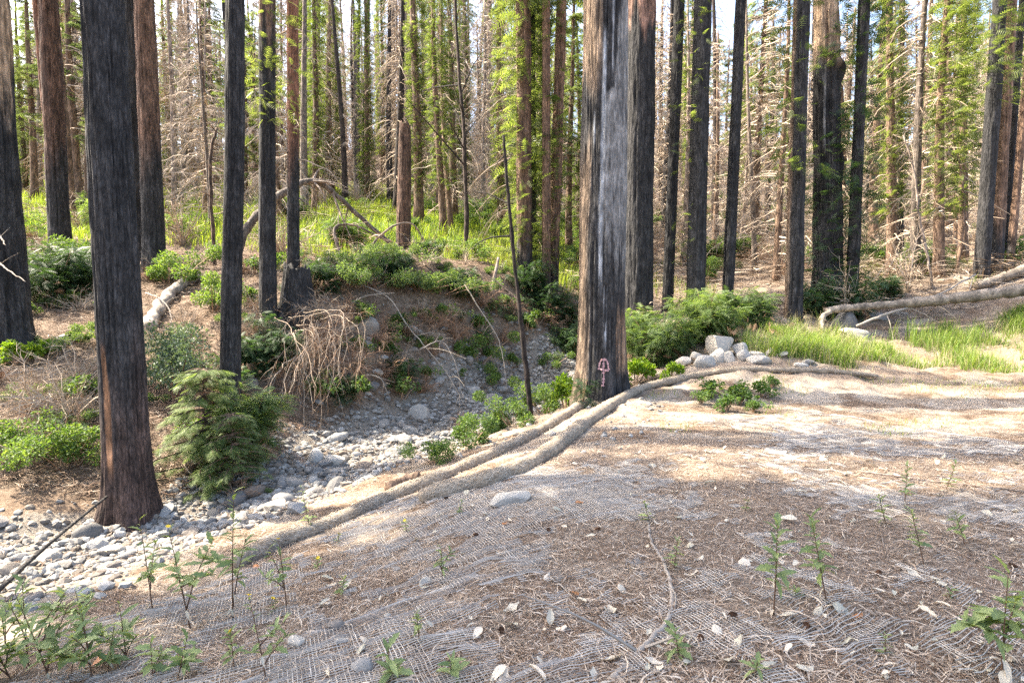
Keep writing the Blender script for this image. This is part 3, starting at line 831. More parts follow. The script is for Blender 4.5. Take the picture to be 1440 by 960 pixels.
big_tree(777, 404, 20, 'brown trunk leaning right, right of the close pair beside the pink-marked trunk', h=21, r=.18, rt=.14, top=788, sides=36, dz=.12, zfine=12, flare=.1, ridge=.012, seed=28, colf=col_char(1.5, 1, tone=BRN * 1.1), extra=[('foliage', pair_f[1])])

# broken snag and jagged stump
g = gat(568, 21)
sn = thing('broken_snag', 'red-brown broken-topped snag standing in the green meadow', 'snag', g)
part('trunk', trunk_mesh('trunk', px3(568, 176, 21)[2] - g[2], .25, .2, (.1, 0), 48, .1, 6, .15, ridge=.02, colf=col_char(.9, .5, tone=np.array([.1, .062, .044])), seed=31, topjag=.12), sn)
LAND.append((568, 'the broken snag'))
g = gat(421, 12.9)
st = thing('tree_stump', 'jagged black burnt stump at the top of the far bank', 'stump', g)
part('stump_shell', trunk_mesh('stump_shell', 1.02, .33, .24, (-.03, 0), 64, .05, 3, .55, .3, ridge=.03, rf=8, seed=33, topjag=.2, lobes=4), st)

# ------------------------------------------------------------------ forest behind: shared shapes, each tree an object of its own
def plain_trunk(h, r, seed, mat, lean=0):
    rng = np.random.default_rng(seed)
    s = np.linspace(0, 1, 14)
    P = np.stack([lean * s + .12 * np.sin(s * 5 + seed), .1 * np.cos(s * 4 + seed), -.4 + s * (h + .4)], -1)
    P[:, :2] -= P[0, :2]
    rr = r * (1 - .72 * s) * (1 + .35 * np.exp(-s * 30))
    mb = MB(); mb.tube(P, rr, 9)
    return mb.mesh('trunk', mat, True)

KIND = {'fuzzy': [], 'dead': [], 'conifer': [], 'bare': []}
for k in range(4):
    h = [15, 17, 14, 18][k]
    KIND['fuzzy'].append([('trunk', plain_trunk(h, [.22, .27, .18, .24][k], k, M['bark_brown'])), ('foliage', sleeve([1900, 2200, 1500, 2000][k], .8 + k * .7, h, .24, .2, .45, 5, 200 + k, out=.26, rtop=.15, clump=.4)),
                          ('dead_branches', dead_branches(26, 2, h - 3, .2, .8, 1.9, 6, 210 + k, tk=.011))])
for k in range(5):
    h = [15, 17, 13, 18, 12][k]
    KIND['dead'].append([('trunk', plain_trunk(h, [.2, .26, .15, .28, .12][k], 20 + k, M[['bark_grey', 'bark_brown', 'bark_brown', 'char_far', 'bark_grey'][k]], [0, .6, -.5, .2, .9][k])),
                         ('dead_branches', dead_branches([130, 140, 110, 150, 95][k], 1.0, h - .5, .15, 1.2, 2.9, 10, 220 + k, droop=[.6, .8, .5, .9, .6][k], tk=.013))])
for k in range(4):
    h = [15, 18, 13, 17][k]
    cr, br = conifer_crown([95, 120, 80, 100][k], [3.5, 5, 2, 4][k], h, [2.6, 3.1, 2.2, 2.8][k], 5, 34, 230 + k, .42)
    KIND['conifer'].append([('trunk', plain_trunk(h, [.22, .28, .18, .25][k], 40 + k, M['bark_brown'])), ('branches', br), ('crown', cr)])
for k in range(3):
    h = [16, 18, 14][k]
    KIND['bare'].append([('trunk', plain_trunk(h, [.2, .27, .14][k], 60 + k, M[['char_far', 'bark_grey', 'bark_brown'][k]], [.3, -.2, .7][k])), ('dead_branches', dead_branches(26, 3, h, .15, .5, 1.6, 5, 240 + k, tk=.011))])

cr, br = conifer_crown(190, 13, 27, 3.3, 4, 26, 260, .7)
KIND['tall'] = [[('trunk', plain_trunk(27, .34, 66, M['bark_brown'])), ('branches', br), ('crown', cr)]]
FAR = []
KNAME = {'tall': 'conifer_tree', 'fuzzy': 'sprouting_tree', 'dead': 'dead_tree', 'conifer': 'conifer_tree', 'bare': 'scorched_tree'}
KTEXT = {'tall': 'tall conifer', 'fuzzy': 'trunk sleeved in green sprouts', 'dead': 'dead tree with tangled tan twigs', 'conifer': 'green branched conifer', 'bare': 'bare scorched trunk'}
KGRP = {'tall': 'tall conifers outside the left edge', 'fuzzy': 'sprout-sleeved trunks on the slope', 'dead': 'dead twiggy trees on the slope', 'conifer': 'conifers on the slope', 'bare': 'bare scorched trunks on the slope'}
def far_tree(kind, x, y, var=None, sc=1.0, rot=None, tilt=0):
    v = KIND[kind][(len(FAR) if var is None else var) % len(KIND[kind])]
    t = thing(KNAME[kind], '', 'tree', (x, y, Hs(x, y)), random.uniform(0, 6.28) if rot is None else rot, KGRP[kind], sc)
    t.rotation_euler[0] = random.uniform(-.025, .025) + tilt
    t.rotation_euler[1] = random.uniform(-.025, .025)
    for nm, me in v: part(nm, me, t)
    FAR.append((t, kind))
    return t
# trees that can be told apart in the photograph
for kind, px, d, var, sc in [('fuzzy', 520, 38, 0, 1.0), ('fuzzy', 590, 28, 1, .95), ('fuzzy', 625, 26, 2, 1.0), ('bare', 636, 27, 2, 1.0), ('fuzzy', 445, 30, 3, .8), ('bare', 432, 29, 1, .8), ('bare', 488, 36, 0, 1.0), ('bare', 505, 42, 1, .9),
                             ('fuzzy', 1252, 21.5, 3, .85), ('fuzzy', 1318, 19.5, 2, 1.0), ('dead', 1285, 20.5, 0, .9), ('dead', 1262, 23, 3, .8), ('dead', 1090, 21, 2, .9), ('dead', 1060, 25, 4, 1.0), ('dead', 300, 22, 4, .7), ('dead', 290, 26, 2, .8),
                             ('fuzzy', 705, 30, 0, 1.0), ('conifer', 800, 27, 2, 1.0), ('fuzzy', 762, 34, 1, 1), ('dead', 640, 30, 1, .9), ('dead', 560, 33, 3, .9), ('dead', 680, 36, 0, .9), ('bare', 108, 26, 2, 1.1), ('conifer', 118, 30, 3, .9),
                             ('dead', 395, 26, 1, .8), ('dead', 250, 30, 0, .9), ('conifer', 350, 34, 2, .9), ('conifer', 1330, 30, 0, 1), ('fuzzy', 1350, 24, 3, .8), ('conifer', 1060, 36, 1, 1), ('dead', 1000, 30, 2, .9), ('conifer', 1225, 30, 1, .9),
                             ('bare', 1155, 26, 0, .9), ('dead', 1340, 26, 2, .8), ('dead', 960, 27, 0, .8), ('dead', 1180, 31, 1, .9), ('fuzzy', 655, 38, 1, .9), ('fuzzy', 540, 46, 3, .9), ('bare', 610, 44, 0, 1)]:
    far_tree(kind, (px - 720) / F * d, d, var, sc)
rng = np.random.default_rng(77)
placed = [(o.location.x, o.location.y) for o, _ in FAR]
tries = 0
while len(FAR) < 350 and tries < 20000:
    tries += 1
    y = 24 + 71 * rng.random() ** .8; x = rng.uniform(-1.0, 1.0) * y
    if x < -.2 * y and y < 30: continue
    if -.55 * y < x < .0 and y < 36: continue
    if min((x - a) ** 2 + (y - b) ** 2 for a, b in placed) < (1.7 + .015 * y) ** 2: continue
    q = rng.random()
    u = x / y
    kind = 'dead' if q < .48 else 'fuzzy' if q < .70 else 'bare' if q < .88 else 'conifer'
    if y > 62 and rng.random() < .45: kind = 'conifer'
    placed.append((x, y)); far_tree(kind, x, y, int(rng.integers(0, 5)), rng.uniform(.75, 1.15))
nf0 = len(FAR); tries = 0
while len(FAR) < nf0 + 100 and tries < 5000:
    tries += 1
    y = 35 + 45 * rng.random(); x = rng.uniform(-.85, .1) * y
    if min((x - a) ** 2 + (y - b) ** 2 for a, b in placed) < 1.3 ** 2: continue
    placed.append((x, y)); far_tree(['dead', 'dead', 'dead', 'bare', 'fuzzy'][int(rng.integers(0, 5))], x, y, int(rng.integers(0, 5)), rng.uniform(.95, 1.35))
# trees left of the picture, whose crowns shade the creek and the near bank
SHADE = [(-11.0, 4.5), (-13.0, 5.9), (-10.8, 6.4), (-9.2, 2.4), (-14.5, 3.5), (-9.0, -.8)]
for k, (x, y) in enumerate(SHADE):
    far_tree('tall', x, y, 0, random.uniform(.95, 1.08))

# labels by place: counted away from the nearest landmark
ORD = ['nearest', 'second', 'third', 'fourth', 'fifth', 'sixth', 'seventh', 'eighth', 'ninth', 'tenth', 'eleventh', 'twelfth'] + [f'{q}th' for q in range(13, 21)] + [f'{q}{"st" if q % 10 == 1 else "nd" if q % 10 == 2 else "rd" if q % 10 == 3 else "th"}' for q in range(21, 100)]
bins = {}
for o, kind in FAR:
    px = to_px((o.location.x, o.location.y, o.location.z + 3))[0]
    if o.location.y < 12:
        bins.setdefault(('off', kind), []).append((o.location.x ** 2 + o.location.y ** 2, o)); continue
    lp, ln = min(LAND, key=lambda q: abs(q[0] - px))
    bins.setdefault((ln, 'left' if px < lp else 'right', kind), []).append((abs(px - lp), o))
for k, L in bins.items():
    L.sort(key=lambda q: q[0])
    for i, (_, o) in enumerate(L):
        if k[0] == 'off': o['label'] = f'shade-giving conifer outside the left edge, {ORD[i]} from the camera'
        else: o['label'] = f'{KTEXT[k[2]]}, {ORD[i]} {k[1]} of {k[0]}'

# ------------------------------------------------------------------ shrubs
def frond_bush(n, w, h, lmin, lmax, pairs, seed, mat, stems=7, brown=0):
    rng = np.random.default_rng(seed); mb = MB(); st = MB()
    P = []; D = []
    for s in range(stems):
        a = rng.uniform(0, 6.28); sp = rng.uniform(.1, .9) * w; hh = h * rng.uniform(.55, 1.0)
        q = np.linspace(0, 1, 6)
        C = np.stack([math.cos(a) * sp * q ** 1.2, math.sin(a) * sp * q ** 1.2, hh * q * (1.15 - .15 * q)], -1)
        st.tube(C, np.linspace(.016, .004, 6), 3, cap=False)
        k = n // stems
        tt = rng.uniform(.08, 1, k); i = np.minimum((tt * 5).astype(int), 4); f = tt * 5 - i
        p = C[i] + (C[i + 1] - C[i]) * f[:, None]
        b = rng.uniform(0, 6.28, k); L = (1.12 - tt) * .55 * w * rng.uniform(.1, 1, k) + .03
        o = np.stack([np.cos(b), np.sin(b), rng.uniform(-.35, .25, k)], -1)
        P.append(p + o * L[:, None]); D.append(o + rng.normal(size=(k, 3)) * .35 + np.array([0, 0, -.12]))
    P = np.concatenate(P); D = np.concatenate(D)
    U = np.tile([0, 0, 1.0], (len(P), 1)) + rng.normal(size=(len(P), 3)) * .3
    scatter(mb, frond(pairs, .3, .22, .62), P, D, U, rng.uniform(lmin, lmax, len(P)))
    out = [('stems', st.mesh('stems', M['redtwig'])), ('foliage', mb.mesh('foliage', mat))]
    if brown:
        b2 = MB(); k = brown
        p = np.stack([rng.normal(size=k) * w * .45, rng.normal(size=k) * w * .45, rng.uniform(0, .35 * h, k)], -1)
        d = rdir(k, rng) + np.array([0, 0, -.6])
        scatter(b2, frond(6, .3, .3, .4), p, d, rdir(k, rng), rng.uniform(lmin, lmax, k))
        out.append(('dead_sprays', b2.mesh('dead_sprays', M['redtwig'])))
    return out

def leaf_bush(n, w, h, ll, seed, mat, lumps=9, lw=.3):
    rng = np.random.default_rng(seed); mb = MB(); st = MB()
    c = np.stack([rng.normal(size=lumps) * w * .42, rng.normal(size=lumps) * w * .42, h * rng.uniform(.25, .85, lumps)], -1)
    c[0] = (0, 0, h * .7)
    for k in range(lumps):
        st.tube(spline([(c[k, 0] * .15, c[k, 1] * .15, -.05), c[k] * np.array([.6, .6, .6]), c[k]], 5), np.linspace(.012, .004, 5), 3, cap=False)
    w_ = rng.integers(0, lumps, n); rr = rng.uniform(.16, .34, lumps)[w_] * (w + h) * .5
    o = rdir(n, rng)
    P = c[w_] + o * (rr * rng.random(n) ** .45)[:, None] * np.array([1, 1, .8])
    ok = P[:, 2] > .01; P = P[ok]; o = o[ok]
    D = o + rng.normal(size=o.shape) * .6
    U = np.tile([0, 0, 1.0], (len(P), 1)) * .8 + rng.normal(size=P.shape) * .5
    scatter(mb, leafq(lw), P, D, U, ll * rng.uniform(.6, 1.3, len(P)))
    return [('stems', st.mesh('stems', M['redtwig'])), ('foliage', mb.mesh('foliage', mat))]

def dry_bush(n, w, h, seed, mat='deadtwig'):
    rng = np.random.default_rng(seed); mb = MB()
    for b in range(n):
        a = rng.uniform(0, 6.28); sp = w * rng.uniform(.2, 1.1); hh = h * rng.uniform(.4, 1.1)
        q = np.linspace(0, 1, 6)
        P = np.stack([math.cos(a) * sp * q, math.sin(a) * sp * q, hh * (1.6 * q - .9 * q * q * rng.uniform(.3, 1.5))], -1) + rng.normal(size=(6, 3)) * .05 * w * q[:, None]
        mb.tube(P, np.linspace(.016, .003, 6), 3, cap=False)
        for e in range(14):
            i = rng.integers(1, 5); p0 = P[i] + (P[i + 1] - P[i]) * rng.random()
            v = rdir(1, rng)[0] + (P[i + 1] - P[i]) / np.linalg.norm(P[i + 1] - P[i]) * .6 + np.array([0, 0, -.2])
            l = .38 * w * rng.uniform(.3, 1); wv = np.cross(v, [.2, .9, .3]); wv = wv / np.linalg.norm(wv) * .005
            p1 = p0 + v * l * .5; p2 = p1 + (v + rng.normal(size=3) * .5) * l * .5
            mb.add([p0 - wv, p0 + wv, p1 + wv, p1 - wv, p2], T=[(3, 2, 4)], Q=[(0, 1, 2, 3)])
    return [('twigs', mb.mesh('twigs', M[mat]))]

SAP = conifer_crown(80, .08, 1.5, .72, 9, 24, 330, .17, M['sapling'], .25)
BUSH = {
    'sproutA': frond_bush(1900, .8, 1.3, .11, .27, 8, 300, M['sprout'], 9, 260),
    'sproutB': frond_bush(2000, 1.05, 1.0, .11, .27, 8, 301, M['sprout'], 11, 90),
    'darkA': frond_bush(1600, .9, 1.1, .11, .26, 7, 302, M['sprout_dark'], 9, 60),
    'darkB': frond_bush(1700, .8, .8, .09, .2, 6, 303, M['sprout_dark'], 14, 90),
    'huckle': leaf_bush(3600, 1.0, 1.0, .05, 304, M['huckle'], 12, .34),
    'lightleaf': leaf_bush(3200, 1.0, .7, .055, 305, M['broad'], 12, .32),
    'broad': leaf_bush(2600, .9, .9, .07, 306, M['broad'], 9, .3),
    'lime': leaf_bush(700, .35, .4, .07, 307, M['lime'], 6, .36),
    'cover': leaf_bush(3400, 1.4, .45, .06, 308, M['sprout'], 16, .3),
    'dryA': dry_bush(26, 1.1, 1.3, 309), 'dryB': dry_bush(30, 1.5, 1.0, 310), 'dryC': dry_bush(22, .8, 1.8, 311), 'dryR': dry_bush(30, 1.0, .7, 312, 'redtwig'),
    'sapling': [('crown', SAP[0]), ('branches', SAP[1])],
    'seedling': frond_bush(70, .16, .45, .1, .2, 9, 313, M['sprout_dark'], 2),
    'smallgreen': leaf_bush(420, .3, .28, .055, 314, M['broad'], 7, .28),
}
def bush(kind, name, label, g, sc=1.0, group=None, cat='shrub', rot=None, zs=1.0):
    t = thing(name, label, cat, g, random.uniform(0, 6.28) if rot is None else rot, group, (sc, sc, sc * zs))
    for nm, me in BUSH[kind]: part(nm, me, t)
    return t
bush('sapling', 'redwood_sprout', 'bright feathery redwood sprout in front of the slim leaning trunk', gat(284, 8.0), .98)
bush('sapling', 'redwood_sprout', 'lower feathery sprout at the right side of the bright feathery one', gat(322, 7.85), .72, rot=2.0)
bush('sproutA', 'redwood_sprout', 'darker feathery sprout right behind the bright feathery one', gat(345, 8.7), .85)
bush('huckle', 'huckleberry_bush', 'bluish-green small-leaved bush right of the creekside trunk', gat(240, 9.4), 1.0, zs=1.25)
bush('huckle', 'huckleberry_bush', 'bluish-green bush higher on the left bank behind the leaning trunk', gat(250, 10.8), .7)
bush('lightleaf', 'leafy_bush', 'sunlit pale green bush low at the left, beside the creekside trunk', gat(88, 7.6), .85)
bush('lightleaf', 'leafy_bush', 'sunlit pale green bush at the left picture edge above the creek stones', gat(20, 7.7), .8)
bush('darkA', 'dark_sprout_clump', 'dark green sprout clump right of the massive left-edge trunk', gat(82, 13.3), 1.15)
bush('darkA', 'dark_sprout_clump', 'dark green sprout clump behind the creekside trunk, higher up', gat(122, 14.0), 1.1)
bush('broad', 'leafy_bush', 'yellow-green leafy bush at the foot of the reddish trunk', gat(240, 14.8), 1.1)
bush('broad', 'leafy_bush', 'leafy green bush below the twin-stemmed reddish trunk', gat(100, 15.8), 1.0)
bush('lime', 'lime_seedling', 'lime green tuft at the foot of the massive left-edge trunk', gat(22, 9.9), 1.1)
bush('darkB', 'dark_sprout_clump', 'dark sprout clump between the two slim leaning trunks', gat(352, 11.2), 1.0)
bush('darkB', 'dark_sprout_clump', 'dark sprout clump below the black stump', gat(398, 11.6), 1.05)
bush('broad', 'leafy_bush', 'sunlit leafy bush behind the slim leaning trunk', gat(300, 13), .9)
bush('sproutB', 'sprout_clump', 'large feathery green clump left of the stone pile', gat(925, 13.9), 1.25)
bush('sproutB', 'sprout_clump', 'large feathery green clump behind the stone pile', gat(990, 14.2), 1.3)
bush('sproutB', 'sprout_clump', 'feathery green clump right behind the stone pile', gat(1050, 14.8), 1.05)
bush('sproutA', 'sprout_clump', 'tall feathery clump touching the thick blackened trunk', gat(903, 15.2), 1.0)
bush('darkA', 'dark_sprout_clump', 'dark green clump at the foot of the gnarled burl trunk', gat(1150, 16.4), 1.0)
bush('darkA', 'dark_sprout_clump', 'dark green clump between gnarled trunk and fallen log', gat(1195, 16.4), 1.0)
bush('darkB', 'dark_sprout_clump', 'dark green clump behind the fallen log', gat(1245, 18), 1.0)
bush('lime', 'lime_seedling', 'lime green leafy tuft right of the pink-marked trunk foot', gat(893, 11.6), 1.3)
bush('lime', 'lime_seedling', 'lime leafy tuft at the left foot of the pink-marked trunk', gat(797, 11.0), 1.1, zs=1.5)
bush('lime', 'lime_seedling', 'lime tuft on the ground left of the stone pile', gat(945, 11.2), .8)
bush('seedling', 'redwood_seedling', 'small feathery seedling before the foot of the pink-marked trunk', gat(820, 9.85), 1.25)
bush('broad', 'creekside_bush', 'bright leafy bush at the creek edge beside the fibre roll', gat(655, 8.9), .62)
bush('lightleaf', 'creekside_bush', 'pale leafy bush low at the creek edge beside the fibre roll', gat(612, 8.0), .5)
bush('broad', 'creekside_bush', 'leafy bush around the foot of the thin dead pole', gat(722, 10.2), .62)
bush('broad', 'creekside_bush', 'leafy green bush in the creek behind the thin dead pole', gat(765, 12), .75)
bush('sproutB', 'creekside_bush', 'feathery green plant between pole and pink-marked trunk', gat(700, 10.6), .4)
for k, (px, py, s_, kd) in enumerate([(672, 512, .9, 'broad'), (650, 530, .7, 'smallgreen'), (690, 540, .7, 'broad'), (545, 500, 1.3, 'smallgreen'), (555, 470, 1.4, 'smallgreen'), (565, 560, 1.2, 'smallgreen'), (600, 535, 1.2, 'smallgreen'), (770, 520, .6, 'broad'), (720, 515, 1.2, 'smallgreen'), (560, 535, 1.3, 'smallgreen'), (485, 560, .6, 'darkB'), (645, 500, 1.2, 'smallgreen')]):
    bush(kd, 'bank_plant', f'green leafy plant growing on the far bank, {ORD[k]} listed from the middle', gpx(px, py, 10), s_, 'leafy plants on the far bank')
CUP = [(455, 13.6), (490, 14.0), (525, 14.4), (560, 15.0), (590, 15.2), (620, 15.8), (650, 16.4), (480, 15.0), (540, 15.8), (600, 17)]
for k, (px, d) in enumerate(CUP):
    bush('cover' if k % 3 else 'darkB', 'bank_top_shrub', f'low dark green shrub on top of the far bank, {ORD[k]} rightward from the black stump', gat(px, d), random.uniform(.85, 1.15), 'low shrubs on the bank top')
for k, (px, d) in enumerate([(768, 18.2), (790, 18.5), (745, 18.6), (805, 17.6)]):
    bush('darkA', 'dark_sprout_clump', f'dark sprout clump at the feathery brown trunk, {ORD[k]} in the row', gat(px, d), .95, 'dark clumps under the brown trunks')
for k, (px, py, s_) in enumerate([(1000, 560, 1.3), (1040, 570, 1.5), (1070, 558, 1.2), (1022, 578, 1.1), (985, 568, .9), (1085, 545, .9), (1060, 580, .8)]):
    bush('smallgreen', 'ground_plant', f'low green plant on the bare bank below the stone pile, {ORD[k]} of the patch', gpx(px, py, 5), s_, 'low plants below the stone pile', zs=.8)

rng = np.random.default_rng(88); CLUT = []
while len(CLUT) < 150:
    y = rng.uniform(7.5, 19); x = rng.uniform(-.92, .08) * y
    c_ = float(creek_d(np.array(x), np.array(y)))
    if c_ < 1.2 or y < np.interp(x, CREEK[:, 0], CREEK[:, 1]): continue
    if x / y > -.42 and rng.random() < .35: continue
    kd = ['smallgreen', 'smallgreen', 'seedling', 'dryR', 'dryB', 'dryA', 'cover', 'dryR', 'huckle', 'broad'][rng.integers(0, 10)]
    s_ = {'dryR': .5, 'dryB': .42, 'dryA': .4, 'cover': .4, 'huckle': .35, 'broad': .35, 'smallgreen': 1.4, 'seedling': 1.4}.get(kd, 1.1) * rng.uniform(.7, 1.3)
    nm = 'dry_twig_heap' if kd[:3] == 'dry' else 'bank_seedling'
    o = bush(kd, nm, '', (x, y, Hs(x, y) - .02), s_, 'small growth and twig heaps on the banks', cat='branches' if kd[:3] == 'dry' else 'plant')
    CLUT.append((o, 'heap of brown dry twigs on the bank' if kd[:3] == 'dry' else 'small green plant on the bank'))
FB = []
while len(FB) < 62:
    px, py = rng.uniform(440, 800), rng.uniform(425, 575)
    g = gpx(px, py, 10)
    if creek_d(g[0], g[1]) < 1.15 or g[1] > 20: continue
    q = rng.random()
    kd = 'dryR' if q < .36 else 'dryB' if q < .46 else 'smallgreen' if q < .8 else 'cover' if q < .88 else 'seedling'
    s_ = {'dryR': .55, 'dryB': .4, 'cover': .35, 'smallgreen': 1.2, 'seedling': 1.3}[kd] * rng.uniform(.7, 1.4)
    FB.append(1)
    o = bush(kd, 'dry_twig_heap' if kd[:3] == 'dry' else 'bank_seedling', '', g - np.array([0, 0, .03]), s_, 'small growth and twig heaps on the banks', cat='branches' if kd[:3] == 'dry' else 'plant')
    CLUT.append((o, 'heap of brown dry twigs on the bank' if kd[:3] == 'dry' else 'small green plant on the bank'))
cb = {}
for o, tx in CLUT:
    px = to_px(o.location)[0]; lp, ln = min(LAND, key=lambda q: abs(q[0] - px))
    cb.setdefault((tx, 'left' if px < lp else 'right', ln), []).append((abs(px - lp), o))
for (tx, sd_, ln), L in cb.items():
    L.sort(key=lambda q: q[0])
    for i, (_, o) in enumerate(L): o['label'] = f'{tx}, {ORD[i]} {sd_} of {ln}'

# undergrowth on the slope
rng = np.random.default_rng(5)
cnt = {}
for k in range(600):
    y = 19.5 + 60 * rng.random() ** .85; x = rng.uniform(-.95, .97) * y
    u = x / y
    meadow = (u < .12 and 20 < y < 40)
    if rng.random() < (.78 if not meadow else .12):
        kd = ['dryA', 'dryB', 'dryC', 'dryR'][rng.integers(0, 4)]; nm = 'dry_brush'; tx = 'dry tangled brush'
    elif meadow and rng.random() < .55: continue
    else:
        kd = ['broad', 'cover', 'sproutB', 'lightleaf', 'broad'][rng.integers(0, 5)]; nm = 'green_shrub'; tx = 'green shrub'
    px = to_px((x, y, Hs(x, y) + .5))[0]
    lp, ln = min(LAND, key=lambda q: abs(q[0] - px))
    key = (ln, 'left' if px < lp else 'right', nm)
    cnt.setdefault(key, []).append((abs(px - lp), bush(kd, nm, tx, (x, y, Hs(x, y) - .03), rng.uniform(.8, 1.5), 'brush and shrubs on the slope behind')))
for key, L in cnt.items():
    L.sort(key=lambda q: q[0])
    for i, (_, o) in enumerate(L):
        o['label'] = ('dry tangled brush' if key[2] == 'dry_brush' else 'round green shrub') + f', {ORD[i]} {key[1]} of {key[0]}'

# grass: meadow behind and the green patch at the right
def grass(name, label, X, Y, hl, hh, mat, seed, w=.006):
    rng = np.random.default_rng(seed); n = len(X)
    Z = H(X, Y); h = rng.uniform(hl, hh, n)
    a = rng.uniform(0, 6.28, n); l = rng.uniform(.1, .75, n) * h
    ww = w * rng.uniform(.7, 1.6, n)
    B = np.stack([X, Y, Z - .01], -1); s = np.stack([-np.sin(a), np.cos(a), 0 * a], -1) * ww[:, None]
    o = np.stack([np.cos(a) * l, np.sin(a) * l, 0 * a], -1)
    h = h * (.45 + .9 * np.clip(.5 + n2(X, Y, 1.3, seed + 80, 3), 0, 1.2))
    Md = B + o * .35; Md[:, 2] += h * .6
    Tp = B + o; Tp[:, 2] += h
    V = np.stack([B - s, B + s, Md + s * .8, Md - s * .8, Tp], 1).reshape(-1, 3)
    b = np.arange(n) * 5
    Q = np.stack([b, b + 1, b + 2, b + 3], -1); T = np.stack([b + 3, b + 2, b + 4], -1)
    o_ = solo(name, mk_mesh(name, V, [T, Q], M[mat]), label, 'grass', kind='stuff')
    return o_
rng = np.random.default_rng(12)
y = 19.5 + 26 * rng.random(150000) ** .8; x = rng.uniform(-.98, .25, 150000) * y
k = n2(x, y, .22, 31, 3) + .25 - 1.1 * sst(.06, .25, x / y) > rng.uniform(-.25, .25, 150000)
grass('meadow_grass', 'bright green grass of the meadow beyond the far bank', x[k][:75000], y[k][:75000], .2, .6, 'grass', 1, .011)
tc = np.stack([rng.uniform(5.2, 13.8, 5200), rng.uniform(10.7, 15.3, 5200)], -1)
tk_ = (n2(tc[:, 0], tc[:, 1], .7, 41, 3) * 1.5 - .02 + .5 * (1 - sst(8, 9.5, tc[:, 0])) * sst(11.4, 12.3, tc[:, 1]) - 1.1 * sst(14.0, 15.4, tc[:, 1] - (tc[:, 0] - 8) * .1) - .9 * (1 - sst(5.7, 6.9, tc[:, 0])) - 1.1 * (1 - sst(10.8, 12.6, tc[:, 1] + .8 * n2(tc[:, 0], tc[:, 1], 1.1, 44, 2))) > rng.uniform(-.55, .55, 5200))
tc = tc[tk_][:1500]
ti = rng.integers(0, len(tc), 24000)
x = tc[ti, 0] + rng.normal(size=24000) * .055; y = tc[ti, 1] + rng.normal(size=24000) * .055; k = np.ones(24000, bool)
grass('bank_grass', 'bright green and straw grass patch below the fallen log', x[k][:24000], y[k][:24000], .10, .5, 'bankgrass', 2, .005)
q = rng.integers(0, 24000, 7000)
grass('straw_grass', 'dead straw stalks standing among the green grass at right', x[q] + rng.normal(size=7000) * .25, y[q] + rng.normal(size=7000) * .3, .12, .5, 'strawgrass', 5, .003)
x = rng.uniform(2, 10, 9000); y = rng.uniform(6, 11, 9000)
k = n2(x, y, .8, 43, 2) > .25
grass('sparse_grass', 'thin grass shoots scattered on the netted bank', x[k], y[k], .03, .1, 'drygrass', 3, .003)
y = 17 + 30 * rng.random(40000); x = rng.uniform(.1, 1.0, 40000) * y
k = n2(x, y, .3, 47, 2) > .15
grass('slope_grass', 'patchy yellow-green grass on the right-hand slope', x[k], y[k], .12, .4, 'drygrass', 4, .009)

# ------------------------------------------------------------------ stones
def rock_mesh(sub, seed, amp=.22, sq=(1, 1, .7), ang=0, mat='stone'):
    import bmesh
    bm = bmesh.new(); bmesh.ops.create_icosphere(bm, subdivisions=sub, radius=1)
    V = np.array([v.co[:] for v in bm.verts]); T = np.array([[v.index for v in f.verts] for f in bm.faces]); bm.free()
    rng = np.random.default_rng(seed)
    if ang:
        for k in range(ang):                       # cut flat facets
            nrm = rdir(1, rng)[0]; lim = rng.uniform(.55, .85)
            dd = V @ nrm
            V = V - np.outer(np.maximum(dd - lim, 0), nrm) * .92
    V = V * (1 + amp * fbm(V * 1.3 + seed * 3.1, 3, seed))[:, None]
    V = V * np.array(sq) * rng.uniform(.8, 1.2, 3)
    return mk_mesh('stone', V, [T], M[mat], not ang)
COB = [rock_mesh(2, 400 + k, .42, (1, .78, .55), ang=(0, 8, 11)[k % 3]) for k in range(15)]
rng = np.random.default_rng(9)
def creek_pts(n, lim, rng, y0=0, y1=99):
    out = []
    seg = np.linalg.norm(np.diff(CREEK, axis=0), axis=1)
    while len(out) < n:
        i = rng.choice(len(seg), p=seg / seg.sum()); t = rng.random()
        c = CREEK[i] + (CREEK[i + 1] - CREEK[i]) * t; wd = CREEKW[i] + (CREEKW[i + 1] - CREEKW[i]) * t
        q = c + rng.normal(size=2) * wd * lim
        if y0 < q[1] < y1 and creek_d(q[0], q[1]) < 1.35: out.append(q)
    return np.array(out)
cp = creek_pts(298, .62, rng)
cz = H(cp[:, 0], cp[:, 1])
COBS = []
for k in range(len(cp)):
    s = .04 + .17 * rng.random() ** 2.8
    s *= 1 + .04 * max(0, cp[k, 1] - 7)
    c_o = solo('creek_cobble', COB[k % 15], 'grey rounded cobble lying in the dry creek bed', 'stone', 'cobbles in the dry creek bed', (cp[k, 0], cp[k, 1], cz[k] + s * .22),
         (rng.uniform(-.4, .4), rng.uniform(-.4, .4), rng.uniform(0, 6.28)), (s, s * rng.uniform(.75, 1.1), s * rng.uniform(.7, 1.1)))
    COBS.append(c_o)
import bmesh as _bm
b_ = _bm.new(); _bm.ops.create_icosphere(b_, subdivisions=1, radius=1)
icoV = np.array([v.co[:] for v in b_.verts]); icoT = np.array([[v.index for v in f.verts] for f in b_.faces]); b_.free()
